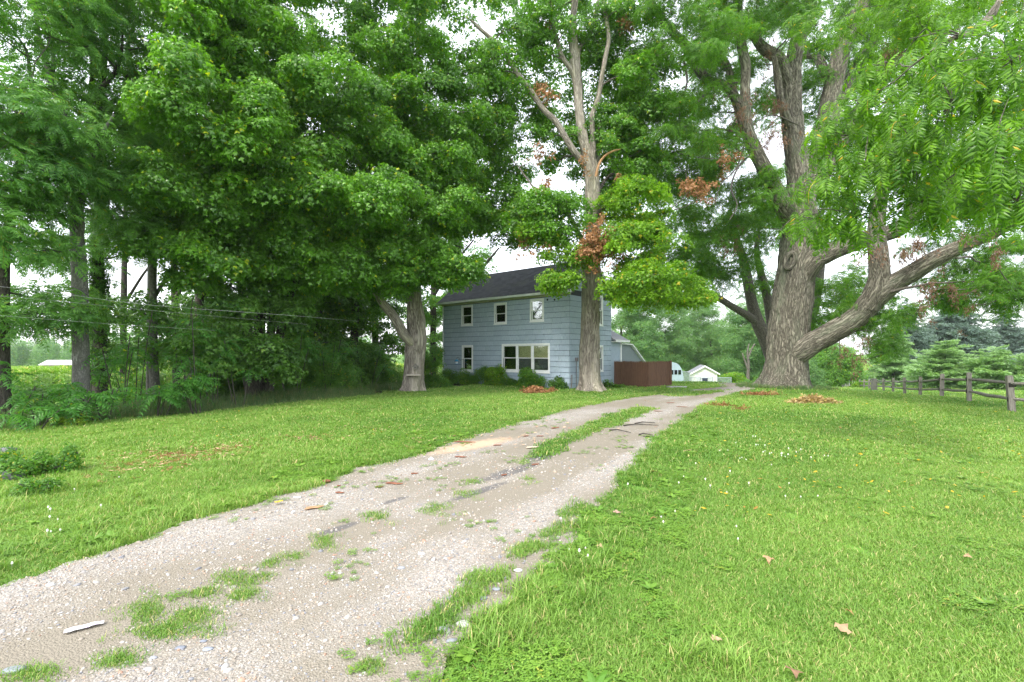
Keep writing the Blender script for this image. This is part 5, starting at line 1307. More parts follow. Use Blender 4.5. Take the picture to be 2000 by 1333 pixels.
def subtract(r, h):
    a, b, c_, d_ = r; A, B, C0, D1 = h
    if b <= A or a >= B or d_ <= C0 or c_ >= D1: return [r]
    out_ = []
    if a < A - .03: out_.append((a, A, c_, d_))
    if b > B + .03: out_.append((B, b, c_, d_))
    x0, x1 = max(a, A), min(b, B)
    if d_ > D1 + .02: out_.append((x0, x1, D1, d_))
    if c_ < C0 - .02: out_.append((x0, x1, c_, C0))
    return out_
RH = .292
SH = []
for which, L0, L1, W_ in (('f', -HL + .06, 0, FW), ('s', -.012, HW, SW)):
    for k in range(17):
        z0, z1 = -.02 + k * RH, -.02 + (k + 1) * RH
        if which == 'f' and z0 > 4.9: continue
        x = L0 - rng.uniform(0, .6)
        while x < L1:
            a, b = max(x, L0), min(x + .61, L1); x += .61
            if b - a < .04: continue
            rects = [(a + .005, b - .006, z0 + .013, min(z1, 4.93) if which == 'f' else z1)]
            for h in holes(W_):
                h = (h[0] - .04, h[1] + .04, h[2] - .04, h[3] + .04)
                rects = [q for r in rects for q in subtract(r, h)]
            for r in rects: SH.append((which, r))
def shingle_mb(mb, which, r):
    a, b, z0, z1 = r
    dz = rng.uniform(-.004, .004); th_ = .032 + rng.uniform(0, .010)
    if which == 'f': poly = [(-th_, z0 + dz), (-.002, z0 + dz), (-.002, z1 - .002), (-.006, z1 - .002)]; mb.prism(poly, 0, a, b)
    else:
        V = []
        for y_ in (a, b):
            V += [(th_, y_, z0 + dz), (.002, y_, z0 + dz), (.002, y_, z1 - .002), (.006, y_, z1 - .002)]
        mb.add(V, [(0, 1, 2, 3), (7, 6, 5, 4), (0, 4, 5, 1), (1, 5, 6, 2), (2, 6, 7, 3), (3, 7, 4, 0)])
def sh_size(s_):
    w_, r = s_; L_ = (r[1] - r[0]) * (r[3] - r[2]); Y = HOUSE_N[1] + (e1[1] * r[0] if w_ == 'f' else e2[1] * r[0])
    return -L_ / Y ** 2 * (1.0 if w_ == 'f' else .9)
SH.sort(key=sh_size)
rest = {'f': MB(), 's': MB()}
for i, (w_, r) in enumerate(SH):
    if i < 296:
        mb = MB(); shingle_mb(mb, w_, r); mb.build('shingle', M['siding'], front if w_ == 'f' else side)
    else: shingle_mb(rest[w_], w_, r)
for k in 'fs':
    if rest[k].V: tag(rest[k].build('siding_shingles', M['siding'], front if k == 'f' else side), kind='stuff')
# gable shingles above the eave
g_ = MB()
for k in range(17, 23):
    z0, z1 = -.02 + k * RH, -.02 + (k + 1) * RH
    half = max(0, (RZ - z1) / math.tan(R(PITCH)))
    x = HW / 2 - half
    while x < HW / 2 + half - .05:
        a, b = x, min(x + .61, HW / 2 + half); x += .61; shingle_mb(g_, 's', (a + .004, b - .004, max(z0, HH + .02), z1))
tag(g_.build('gable_shingles', M['siding'], side), kind='stuff')
# roof with overhangs
rf = MB(); oh = .34; ohs = .22
za = HH - oh * math.tan(R(PITCH)) + .16; top = RZ + .16; th_ = .09
rf.prism([(-oh, za), (HW / 2, top), (HW + oh, za), (HW + oh, za - th_), (HW / 2, top - th_), (-oh, za - th_)], 0, -HL - ohs, ohs)
roof = mk('roof', np.vstack(rf.V), rf.F, None, house)
roof.data.materials.append(M['shingle'])
ev = MB(); ev.box(-HL - .1, .1, -.055, -.024, 4.95, HH + .06); ev.build('frieze_board', M['eave'], house)
ev = MB(); ev.box(-HL - ohs, ohs, -oh + .02, -.06, za - th_ - .035, za - th_ - .004); ev.build('soffit', M['eave'], house)
gt = MB(); gt.prism([(-oh - .10, za - .02), (-oh - .085, za - .13), (-oh + .01, za - .14), (-oh + .01, za - .10), (-oh - .06, za - .09), (-oh - .075, za - .02)], 0, -HL - ohs, ohs); gt.build('gutter', M['trim'], house)
rk = MB()
for (ya, yb) in ((-oh, HW / 2), (HW + oh, HW / 2)):
    rk.prism([(ya, za - .03), (yb, top - .03), (yb, top - .22), (ya, za - .22)], 0, ohs + .002, ohs + .03)
rk.build('rake_board', M['trim'], house)
cbd = MB(); cbd.box(-HL - .03, -HL + .06, -.035, .05, -.05, 4.94); cbd.build('corner_board', M['trim'], house)
fd = MB(); fd.box(-HL - .02, .03, -.04, -.001, -.35, .0); fd.box(.001, .04, .0, HW, -.35, .0); fd.build('foundation', simple('painted_foundation', (.24, .28, .31), (.16, .19, .21)), house)

def window(kind, rect, plane):
    a, b, z0, z1 = rect
    def bx(mb, u0, u1, d0, d1, w0, w1):
        if plane == 'f': mb.box(u0, u1, -d1, -d0, w0, w1)
        else: mb.box(d0, d1, u0, u1, w0, w1)
    c_ = MB()
    bx(c_, a, a + TR, .022, .055, z0 + .03, z1); bx(c_, b - TR, b, .022, .055, z0 + .03, z1)
    bx(c_, a + TR, b - TR, .022, .055, z1 - TR, z1); bx(c_, a - .02, b + .02, .022, .075, z0 - .02, z0 + .03); bx(c_, a + TR, b - TR, .022, .053, z0 + .03, z0 + TR)
    w_ = c_.build('window', M['trim'], house)
    ia, ib, iz0, iz1 = a + TR, b - TR, z0 + TR, z1 - TR
    lights = [(ia, ib)]
    if kind == 'tri':
        t3 = (ib - ia) / 3; lights = [(ia, ia + t3 * .95), (ia + t3 * .95, ia + t3 * 1.97), (ia + t3 * 1.97, ib)]
        mu = MB()
        for k in (0, 1): x_ = lights[k][1]; bx(mu, x_ - .05, x_ + .05, -.01, .045, iz0, iz1)
        mu.build('mullion', M['trim'], w_)
    for k, (u0, u1) in enumerate(lights):
        if kind == 'tri': u0, u1 = u0 + (.05 if k else 0), u1 - (.05 if k < 2 else 0)
        mid = (iz0 + iz1) / 2; s_ = .045 if kind != 'up' else .04
        for (q0, q1, dd) in ((mid - .02, iz1, -.02), (iz0, mid + .02, -.05)):
            f_ = MB(); bx(f_, u0, u0 + s_, dd, dd + .03, q0, q1); bx(f_, u1 - s_, u1, dd, dd + .03, q0, q1); bx(f_, u0 + s_, u1 - s_, dd, dd + .03, q1 - s_, q1); bx(f_, u0 + s_, u1 - s_, dd, dd + .03, q0, q0 + s_ * (1.3 if dd < -.03 else 1))
            f_.build('sash', M['trim'], w_)
            g2 = MB(); bx(g2, u0 + s_, u1 - s_, dd + .010, dd + .014, q0 + s_, q1 - s_); g2.build('pane', M['pane'], w_)
        cu = None
        if kind == 'up' and rect is not FW[2][1]: cu = ('curtain', M['curtain_pink'], u0 - .05 + (.25 if rect is FW[0][1] else .0), u1 + .05, iz0 - .05, iz1 + .05)
        if kind == 'tri' and k > 0: cu = ('curtain', M['curtain_yellow'], u0 - .05, u1 + .05, mid, iz1)
        if cu:
            nm, mt_, c0, c1, q0, q1 = cu
            wv = MB(); n_ = 24; xs_ = np.linspace(c0, c1, n_); P2 = [(x_, -.062 + .007 * math.sin(i * 1.7)) for i, x_ in enumerate(xs_)]
            V = [(x_, -dpt, z_) for z_ in (q0, q1) for (x_, dpt) in P2]; Fc = [(i, i + 1, n_ + i + 1, n_ + i) for i in range(n_ - 1)]
            mk(nm, V, Fc, mt_, w_)
            if kind == 'tri':
                V = [(x_, -dpt + .02, z_) for z_ in (iz0, mid) for (x_, dpt) in P2]; mk('net_curtain', V, Fc, M['curtain_dark'], w_)
    return w_
for k_, r in FW: window(k_, r, 'f')
for k_, r in SW: window(k_, r, 's')
vt = MB()
for px_ in (1070, 1084):
    x_ = front_x(px_); zz = z_at(586, HOUSE_N[1] + e1[1] * x_)
    vt.tube([(x_, -.02, zz), (x_, -.05, zz)], .055, 12)
vt.build('vent_hole', M['gap_shadow'], house)
pi = MB(); pi.tube([(.06, .55, -.1), (.06, .55, 1.5)], .02, 6); pi.box(.025, .13, .47, .63, 1.45, 1.65); pi.tube([(.02, .05, -.1), (.10, .05, .35), (.10, .05, .75)], .03, 6)
pi.build('standpipe', simple('weathered_pipe', (.16, .15, .15)), house)
# lower rear wing and lean-to
rw = MB(); rw.box(-5.2, -.02, HW + .002, HW + 1.25, -.4, 2.75); rw.build('rear_wall', M['siding'], house)
rr = MB(); rr.prism([(.30, 2.66), (-1.7, 3.75), (-5.3, 2.66), (-5.3, 2.58), (-1.7, 3.67), (.30, 2.58)], 1, HW + .01, HW + 1.75); rr.build('rear_roof', simple('grey_rear_roof', (.24, .25, .27), (.16, .17, .18), 20), house)
rt = MB(); rt.box(.302, .35, HW + .03, HW + 1.74, 2.54, 2.67); rt.box(.0, .30, HW + .03, HW + 1.24, 2.54, 2.575); rt.box(-.02, .035, HW + 1.14, HW + 1.25, -.3, 2.56); rt.build('rear_trim', M['trim'], house)
lw = MB(); y0_ = HW + 1.26
lw.prism([(y0_, -.6), (y0_ + 3.4, -.6), (y0_ + 3.4, 1.15), (y0_ + 1.35, 2.38), (y0_, 2.42)], 0, -3.4, -.10); lw.build('leanto_wall', simple('grey_leanto_siding', (.26, .31, .33), (.17, .21, .23), 8, stretch=(1, 1, 12)), house)
lr_ = MB(); lr_.prism([(y0_ - .1, 2.50), (y0_ + 1.4, 2.46), (y0_ + 3.7, 1.02), (y0_ + 3.7, .94), (y0_ + 1.35, 2.39), (y0_ - .1, 2.43)], 0, -3.5, .08); lr_.build('leanto_roof', M['trim'], house)

# brown board fence by the house
FB = simple('brown_stained_board', (.165, .088, .055), (.090, .048, .033), 5, .75, stretch=(6, 6, .6))
pf = empty('board_fence', (6.05, 28.6, 0), 0, 'brown vertical-board privacy fence at the right end of the blue house', 'fence')
P0, P1, P2_ = np.array([6.02, 28.5]), np.array([7.62, 26.95]), np.array([9.25, 28.3])
for (A0, A1) in ((P0, P1), (P1, P2_)):
    L_ = np.linalg.norm(A1 - A0); u_ = (A1 - A0) / L_; n_ = int(round(L_ / .145)); w_ = L_ / n_
    nrm = np.array([u_[1], -u_[0]])
    for i in range(n_):
        c0 = A0 + u_ * (i * w_ + .004); c1 = A0 + u_ * ((i + 1) * w_ - .004); off = nrm * rng.uniform(0, .010); tp = 1.40 + rng.uniform(-.012, .012)
        q_ = [c0 + off, c1 + off, c1 + off - nrm * .02, c0 + off - nrm * .02]
        mb = MB(); mb.prism([tuple(v - [6.05, 28.6]) for v in q_], 2, -.15, tp); mb.build('board', FB, pf)
    for z_ in (.12, 1.2):
        q_ = [A0 - nrm * .023, A1 - nrm * .023, A1 - nrm * .08, A0 - nrm * .08]; mb = MB(); mb.prism([tuple(v - [6.05, 28.6]) for v in q_], 2, z_, z_ + .09); mb.build('rail', FB, pf)
    q_ = [A0 + nrm * .02, A1 + nrm * .02, A1 - nrm * .08, A0 - nrm * .08]; mb = MB(); mb.prism([tuple(v - [6.05, 28.6]) for v in q_], 2, 1.415, 1.44); mb.build('cap_board', FB, pf)
    q_ = [A0 + nrm * .034, A1 + nrm * .034, A1 + nrm * .012, A0 + nrm * .012]; mb = MB(); mb.prism([tuple(v - [6.05, 28.6]) for v in q_], 2, -.15, .15); mb.build('kick_board', FB, pf)
q_ = P2_ - [6.05, 28.6]; mb = MB(); mb.box(q_[0], q_[0] + .10, q_[1] - .05, q_[1] + .05, -.3, 1.46); mb.build('post', FB, pf)

# white garage beyond the crest
GW = simple('cream_garage_siding', (.78, .77, .70), (.66, .65, .58), 6, .6, stretch=(1, 1, 9)); GD = simple('white_garage_door', (.82, .83, .84), (.74, .75, .77), 3, .45)
gY = 75.0; gx = (1376.5 - 1000) / F * gY; gz = gh(gx, gY)
gar = empty('garage', (gx, gY, gz), R(-14), 'small white gabled garage with a closed door beyond the crest of the lawn', 'garage')
eh = at(0, 729, gY)[2] - gz; rg = at(0, 716, gY)[2] - gz; hw = 1.78; dp = 5.2
g_ = MB(); g_.box(-hw, -1.22, 0, .12, 0, eh); g_.box(1.22, hw, 0, .12, 0, eh); dh = at(0, 731, gY)[2] - gz
g_.box(-1.22, 1.22, 0, .12, dh, eh); g_.prism([(-hw, eh), (hw, eh), (0, rg)], 1, 0, .12)
g_.box(-hw, -hw + .12, .121, dp, 0, eh); g_.box(hw - .12, hw, .121, dp, 0, eh); g_.box(-hw + .12, hw - .12, dp - .12, dp, 0, eh); g_.build('wall', GW, gar)
for i in range(4):
    mb = MB(); mb.box(-1.2, 1.2, .05, .09, dh * i / 4 + .006, dh * (i + 1) / 4 - .006); mb.build('door_panel', GD, gar)
mb = MB(); mb.box(-1.34, -1.2, -.025, -.002, 0, dh + .12); mb.box(1.2, 1.34, -.025, -.002, 0, dh + .12); mb.box(-1.2, 1.2, -.025, -.002, dh, dh + .12); mb.box(-hw - .02, -hw + .10, -.022, -.001, 0, eh - .1); mb.box(hw - .10, hw + .02, -.022, -.001, 0, eh - .1); mb.build('door_frame', M['trim'], gar)
sl_ = (rg - eh) / hw
mb = MB(); mb.prism([(-hw - .35, eh - .35 * sl_ + .05), (0, rg + .05), (hw + .35, eh - .35 * sl_ + .05), (hw + .35, eh - .35 * sl_ + .14), (0, rg + .15), (-hw - .35, eh - .35 * sl_ + .14)], 1, -.35, dp + .3); mb.build('roof', simple('grey_garage_roof', (.22, .23, .25), (.15, .155, .17), 20), gar)
mb = MB(); mb.prism([(-hw - .37, eh - .37 * sl_ - .06), (0, rg - .06), (hw + .37, eh - .37 * sl_ - .06), (hw + .37, eh - .37 * sl_ + .13), (0, rg + .14), (-hw - .37, eh - .37 * sl_ + .13)], 1, -.39, -.352); mb.build('rake_board', M['trim'], gar)
mb = MB(); mb.box(-.2, .2, -.03, -.003, eh + .22, eh + .55); mb.build('gable_vent', M['trim'], gar)

# chain-link fence
m, t, out = newmat('chain_link')
tc = N(t, 'ShaderNodeTexCoord').outputs['Object']
GAL = simple('galvanised_steel', (.45, .50, .52), (.33, .37, .40), 8, .45, metallic=.3)
def chainlink(label, pts, hgt, sag=0):
    b0 = pts[0]; t_ = empty('chain_link_fence', (b0[0], b0[1], gh(*b0)), 0, label, 'fence')
    o0 = np.array([b0[0], b0[1], gh(*b0)])
    W3 = [np.array([p[0], p[1], gh(p[0], p[1])]) - o0 for p in pts]
    for p in W3: mb = MB(); mb.tube([p - [0, 0, .2], p + [0, 0, hgt + .08]], .045, 8); mb.build('post', GAL, t_)
    for p, q in zip(W3[:-1], W3[1:]):
        mb = MB(); mb.tube([p + [0, 0, hgt], q + [0, 0, hgt]], .035, 6); mb.build('rail', GAL, t_)
        ms = MB(); L_ = np.linalg.norm(q - p); n_ = int(L_ / .16); hh = hgt - .06
        for i in range(-int(hh / .16), n_):
            for sg in (0, 1):
                t0, t1 = i * .16, i * .16 + hh
                z0, z1 = 0, hh
                if t0 < 0: z0 = -t0; t0 = 0
                if t1 > L_: z1 = hh - (t1 - L_); t1 = L_
                if t1 <= t0: continue
                a_, b_ = p + (q - p) * t0 / L_, p + (q - p) * t1 / L_
                if sg: a_, b_, = q - (q - p) * t0 / L_, q - (q - p) * t1 / L_
                ms.tube([a_ + [0, 0, z0 + .04], b_ + [0, 0, z1 + .04]], .012, 3)
        tag(ms.build('mesh_fabric', GAL, t_), kind='stuff')
def gnd(px, Y): return ((px - 1000) / F * Y, Y)
chainlink('chain-link fence in front of the white garage, turning back at the right', [gnd(1368, 62), gnd(1392, 58), gnd(1428, 60)], 1.25)
chainlink('taller chain-link fence between the brown board fence and the garage', [gnd(1316, 56), gnd(1347, 58)], 1.9)
chainlink('dark-railed chain-link run just left of the garage door', [gnd(1348, 58.5), gnd(1368, 61)], 1.3)
BN = simple('dark_blue_plastic', (.045, .06, .09), rough=.4)
x_, y_ = gnd(1377, 59.0); z_ = gh(x_, y_)
bn = empty('rubbish_bin', (x_, y_, z_), 0, 'small dark blue bin standing before the white garage door', 'bin')
mb = MB(); mb.tube([(0, 0, 0), (0, 0, .05), (0, 0, 1.1)], [.26, .27, .33], 14); mb.build('body', BN, bn); mb = MB(); mb.tube([(0, 0, 1.1), (0, 0, 1.17), (0, 0, 1.25)], [.36, .35, .1], 14); mb.build('lid', BN, bn)
# covered boat-like canopy behind the brown fence
x_, y_ = gnd(1316, 48); z_ = gh(x_, y_)
cn = empty('round_tent', (x_, y_, z_), 0, 'pale blue rounded canopy with small panes behind the end of the brown fence', 'tent')
mb = MB(); A_n = [(1.0 * math.cos(a), 2.1 * math.sin(a) ** .8) for a in np.linspace(0.001, math.pi - .001, 13)]
mb.prism(A_n + [(-1.0, -.1), (1.0, -.1)], 1, 0, 2.4); mb.build('cover', simple('pale_blue_cover', (.42, .52, .60), (.34, .43, .52), 4, .5), cn)
mb = MB()
for i in range(4): mb.box(-.7 + .38 * i, -.42 + .38 * i, -.02, -.002, .9, 1.35)
mb.build('pane', M['glass'], cn)
x_, y_ = gp(1322, 757); sp = MB(); sp.prism([(-.5, -.3), (.45, -.35), (.6, .2), (0, .4), (-.55, .2)], 2, -.05, .06); tag(sp.build('stepping_slab', simple('pale_concrete', (.45, .45, .43)), None, loc=(x_, y_, gh(x_, y_)), bevel=.01), 'flat pale concrete slab on the grass at the end of the brown fence', 'slab')

# white-roofed barn far beyond the left corn
x_, y_ = base_of(118, 170); z_ = gh(x_, y_)
bn = empty('barn', (x_, y_, z_), R(10), 'far low barn with a pale roof beyond the corn at the left', 'barn')
mb = MB(); mb.box(-6, 6, 0, 7, 0, 2.6); mb.build('wall', simple('barn_boards', (.30, .17, .13)), bn)
mb = MB(); mb.prism([(-.6, 2.4), (3.5, 4.0), (7.6, 2.4), (7.6, 2.55), (3.5, 4.15), (-.6, 2.55)], 0, -6.4, 6.4); mb.build('roof', simple('pale_metal_roof', (.66, .64, .64), rough=.4), bn)

# ------------------------------------------------------------------ split-rail fence
OW = simple('weathered_grey_wood', (.26, .245, .215), (.11, .10, .085), 7, .9, stretch=(5, 5, .5), bump=.7)
PX = [(2075, 14.6, 1.12), (1976, 15.6, 1.16), (1893, 18.9, 1.12), (1839, 22.2, 1.12), (1797, 26.6, 1.08), (1767, 30.6, 1.08), (1744, 35.2, 1.06), (1726, 40, 1.04), (1712, 44, 1.04), (1698, 48.5, 1.0), (1688, 53, 1.0), (1679, 58, 1.0)]
rfence = None
pts = []
for (px, Y, h_) in PX:
    x, y = base_of(px, Y); pts.append(np.array([x, y, gh(x, y)]))
o0 = pts[1]
rfence = empty('split_rail_fence', tuple(o0), 0, 'weathered grey split-rail fence running back along the right side of the lawn', 'fence')
for i, (p, (px, Y, h_)) in enumerate(zip(pts, PX)):
    q = p - o0; d_ = pts[min(i + 1, len(pts) - 1)] - pts[max(i - 1, 0)]; yw = math.atan2(d_[1], d_[0])
    mb = MB(); w = .085
    prof = [(-w, -w * .8), (w * .9, -w), (w, w * .8), (-w * .85, w)]
    k_ = rng.uniform(.9, 1.1, 4)
    mb.prism([(a * f, b * f) for (a, b), f in zip(prof, k_)], 2, -.4, h_ - .015)
    mb.prism([(a * f * .9, b * f * .86) for (a, b), f in zip(prof, k_)], 2, h_ - .013, h_ + .02)
    pz = mb.build('post', OW, rfence, bevel=.012); pz.location = tuple(q); pz.rotation_euler = (rng.normal(0, .02), rng.normal(0, .025), yw)
    sl_ = MB()
    for z_ in (.40, .86): sl_.box(-.045, .05, -w * 1.12, w * 1.12, z_ * h_ / 1.1 - .07, z_ * h_ / 1.1 + .075)
    so_ = sl_.build('mortise', simple('dark_slot', (.02, .018, .015)), rfence) if i < 1 else link('mortise', so_.data, rfence); so_.location = tuple(q); so_.rotation_euler = (0, 0, yw)
for i in range(len(pts) - 1):
    a, b = pts[i] - o0, pts[i + 1] - o0; ha, hb = PX[i][2], PX[i + 1][2]
    for z_ in (.40, .86):
        p = a + [0, 0, z_ * ha / 1.1 + rng.normal(0, .015)]; q = b + [0, 0, z_ * hb / 1.1 + rng.normal(0, .015)]
        d_ = (q - p) / np.linalg.norm(q - p); mid = (p + q) / 2 + [0, 0, rng.normal(0, .02)]
        mb = MB(); A = np.array([p - d_ * .09 + [.0, .03, 0], p * .75 + q * .25 + rng.normal(0, .006, 3), mid, p * .25 + q * .75 + rng.normal(0, .006, 3), q + d_ * .09 + [0, -.03, 0]])
        mb.tube(A, [.036, .058, .064, .058, .038], 6); mb.build('rail', OW, rfence)
# a spare post far behind
x_, y_ = gnd(1738, 39.5)
t_ = MB(); t_.prism([(-.14, -.14), (.14, -.14), (.14, .14), (-.14, .14)], 2, -.1, 1.0); t_.prism([(-.17, -.17), (.17, -.17), (.17, .17), (-.17, .17)], 2, 1.002, 1.06)
tag(t_.build('wooden_post', OW, None, loc=(x_ + .9, y_ + 3, gh(x_ + .9, y_ + 3))), 'short thick grey post standing just behind the far part of the rail fence', 'post')
# white picket remains at the far end of the fence
WP = simple('flaking_white_paint', (.60, .60, .58), (.40, .39, .36))
x_, y_ = gnd(1645, 60); pk = empty('picket_fence', (x_, y_, gh(x_, y_)), R(-12), 'low broken whitish picket fence at the far end of the lawn', 'fence')
for i in range(16):
    mb = MB(); h_ = rng.uniform(.55, .95); mb.prism([(i * .19, 0), (i * .19 + .09, 0), (i * .19 + .09, h_ - .06), (i * .19 + .045, h_), (i * .19, h_ - .06)], 1, 0, .02); p = mb.build('picket', WP, pk); p.rotation_euler = (rng.normal(0, .08), rng.normal(0, .05), 0)
mb = MB(); mb.box(-.1, 3.1, .021, .05, .3, .37); mb.build('rail', WP, pk)

# ------------------------------------------------------------------ things by the house
BL = simple('bright_blue_enamel', (.02, .26, .48), (.015, .2, .4), 3, .35); WG = simple('white_bird_feed_glass', (.75, .78, .80), rough=.3); IR = simple('black_iron', (.02, .02, .02), rough=.5)
fx_ = front_x(899.5); Yf = HOUSE_N[1] + e1[1] * fx_; zf = z_at(706, Yf)
wp = HOUSE_N + e1 * fx_ - e2 * .34
fd_ = empty('bird_feeder', (wp[0], wp[1], hz0 + zf - .18), HA, 'bright blue and white lantern-shaped bird feeder hanging left of the narrow lower window', 'bird feeder')
mb = MB(); mb.tube([(0, 0, 0), (0, 0, .03)], [.13, .12], 12); mb.build('base', BL, fd_)
mb = MB(); mb.tube([(0, 0, .03), (0, 0, .17)], .085, 12); mb.build('feed_tube', WG, fd_)
mb = MB(); mb.tube([(0, 0, .17), (0, 0, .21), (0, 0, .27), (0, 0, .30)], [.15, .15, .07, .02], 12); mb.build('lid', BL, fd_)
mb = MB(); mb.tube(catmull([(0, 0, .30), (.01, 0, .38), (.10, .02, .44), (.18, .05, .40), (.20, .06, .28), (.24, .10, .24), (.34, .18, .30), (.40, .26, .26)], .05), .010, 5); mb.build('hook', IR, fd_)
# birdhouse on a tray on the maple trunk
q = at(816, 722, 23.9); r_t = 37 / 2 * 23.9 / F
BW = simple('bleached_board', (.46, .42, .36), (.34, .30, .25), 9, .85, stretch=(1, 6, 6))
bh_ = empty('birdhouse', (q[0], 23.9 - r_t - .02, q[2]), 0, 'small wooden birdhouse over a wide tray nailed to the left maple trunk', 'birdhouse')
mb = MB(); mb.box(-.40, .26, -.30, .02, -.27, -.22); mb.build('tray', BW, bh_)
mb = MB(); mb.box(-.16, -.09, -.06, .04, -.215, .16); mb.build('backboard', BW, bh_)
mb = MB(); mb.box(-.085, .085, -.17, .03, .02, .17); mb.prism([(-.085, .17), (.085, .17), (0, .25)], 1, -.17, .03); mb.build('box', OW, bh_)
mb = MB(); mb.prism([(-.13, .13), (0, .28), (.13, .13), (.13, .155), (0, .305), (-.13, .155)], 1, -.21, .03); mb.build('roof', M['dark_bark'] if False else OW, bh_)
mb = MB(); mb.tube([(0, -.171, .12), (0, -.178, .12)], .028, 10); mb.build('entrance_hole', IR, bh_)

# plants along the house front
PL = [(880, 762, 42, 34, 'shrub', 'low green plants at the left corner of the blue house'), (915, 757, 44, 38, 'shrub', 'dark leafy bush under the narrow lower window'), (945, 758, 34, 42, 'shrub', 'tall weedy bush with withered stems left of the wide window'), (968, 759, 36, 44, 'maple_yellow', 'bush with yellow flowers below the left end of the wide window'),
      (993, 759, 38, 28, 'shrub', 'low bush under the middle of the wide window'), (1018, 760, 34, 24, 'shrub', 'low dense bush under the right pane of the wide window'), (1034, 760, 34, 46, 'maple', 'tallest bush right below the end of the wide window'), (1058, 761, 36, 26, 'shrub', 'small dark bush right of the tallest house-front bush'),
      (1088, 763, 26, 28, 'maple_dark', 'thin twiggy plant near the right corner of the house front'), (860, 763, 44, 24, 'shrub', 'grassy clump between the birdhouse maple and the house'), (925, 768, 60, 14, 'maple_yellow', 'low yellow-green border plants in front of the house bushes'),
      (1215, 757, 30, 12, 'shrub', 'small weeds at the foot of the brown board fence'), (1186, 756, 22, 16, 'maple_dark', 'dark weeds between the center maple and the brown fence')]
for (px, pyb, w, h_, key, lab) in PL:
    lx = front_x(px) if px < 1112 else None
    if lx is not None and px > 862:
        base = HOUSE_N + e1 * lx - e2 * .62; Y = base[1]
    else: Y = 26.5
    bush('bush', lab, px, pyb, w, h_ * 1.05, key, 'plants along the house front', Y=Y, sc=.62, n=max(4, int(w * h_ / 130)))
# grasses round the foot of the trees
def ring(cx, cy, r0, r1, n, key, nm, lo, hi):
    a = rng.uniform(0, 6.28, n); r = rng.uniform(r0, r1, n); x, y = cx + r * np.cos(a), cy + r * np.sin(a)
    scatter(nm, key, np.stack([x, y, ground_h(x, y)], 1), None, None, rng.uniform(lo, hi, n))
ring(W.o[0], W.o[1], 1.5, 2.6, 260, 'weed', 'tall_weeds', .25, .5)
ring(W.o[0], W.o[1], 1.4, 2.2, 120, 'ivy', 'ground_cover', .5, .9)
ring(C_.o[0], C_.o[1], .8, 1.3, 60, 'grass_long', 'rough_grass', .6, 1.1)
ring(A_.o[0], A_.o[1], .8, 1.5, 90, 'grass_long', 'rough_grass', .6, 1.1)

# ------------------------------------------------------------------ leaf piles, sticks, chips, litter
def pile(label, px, py, rx, ry, hgt, n, key):
    g = gp(px, py); s_ = g[1] / F
    a = rng.normal(0, .45, (n, 2)) * [rx * s_, ry * s_ * 2.2]; u = np.clip(1 - (np.abs(rng.normal(0, .45, n))), 0, 1)
    P = np.stack([g[0] + a[:, 0], g[1] + a[:, 1], ground_h(g[0] + a[:, 0], g[1] + a[:, 1]) + .05 + hgt * u * np.exp(-((a / [rx * s_, ry * s_ * 2.2]) ** 2).sum(1) * 2)], 1)
    o = scatter('leaf_pile', key, P, np.tile([0, 0, 1.], (n, 1)) + rng.normal(0, .5, (n, 3)), None, rng.uniform(.5, .95, n)); o['kind'] = 'thing'
    tag(o, label, 'leaf pile')
pile('orange-brown pile of dead leaves on the grass in front of the blue house', 1045, 768, 30, 8, .32, 60, 'dead')
pile('small scatter of dead leaves just right of the pile before the house', 1078, 766, 14, 4, .12, 12, 'dead')
pile('tan pile of dry leaves on the lawn right of the walnut', 1590, 789, 42, 7, .22, 110, 'straw')
pile('flat reddish leaf litter at the foot of the walnut by the drive', 1488, 773, 44, 5, .04, 90, 'litter')
pile('thin reddish leaf litter on the lawn edge nearer than the walnut', 1402, 795, 24, 4, .02, 26, 'litter')
pile('tiny heap of brown leaves between the drive and the tan pile', 1445, 802, 10, 4, .04, 8, 'litter')
WD = simple('split_tan_wood', (.42, .26, .14), (.26, .15, .08), 10, .8, stretch=(1, 8, 1)); BKc = simple('reddish_bark_chip', (.26, .11, .06), (.14, .06, .04), 10, .9)
def on_drive(px, py):
    g = gp(px, py); return g[0], g[1], float(drive_h(np.array([g[0]]), np.array([g[1]]))[0])
def chip(name, label, cat, px, py, L_, w, h_, ang, mat, group=None):
    x, y, z = on_drive(px, py); n = 6
    P = catmull([(-L_ / 2, 0, 0), (-L_ * .15, w * .15, h_ * .2), (L_ * .2, -w * .1, 0), (L_ / 2, w * .05, h_ * .1)], L_ / 6)
    V, Q, B, _ = tube(P, [w * .5 * f for f in np.interp(np.linspace(0, 1, len(P)), [0, .15, .8, 1], [.35, 1, .85, .25])], 6)
    V[:, 2] = (V[:, 2] - V[:, 2].mean()) * h_ / w + h_ * .6
    k = len(P); Fc = [tuple(q) for q in Q] + [tuple(range(6))[::-1], tuple(range(len(V) - 6, len(V)))]
    o = mk(name, V, Fc, mat, None, False, {'bark': ('FLOAT_VECTOR', 'POINT', B)}, (x, y, z)); o.rotation_euler = (0, 0, ang)
    return tag(o, label, cat, group)
chip('wood_plank_scrap', 'tan flat scrap of split wood on the left side of the drive', 'wood scrap', 614, 997, .22, .07, .03, R(35), WD)
chip('bark_piece', 'chunky reddish bark piece at the left edge of the drive', 'bark', 639, 945, .11, .09, .05, R(60), BKc)
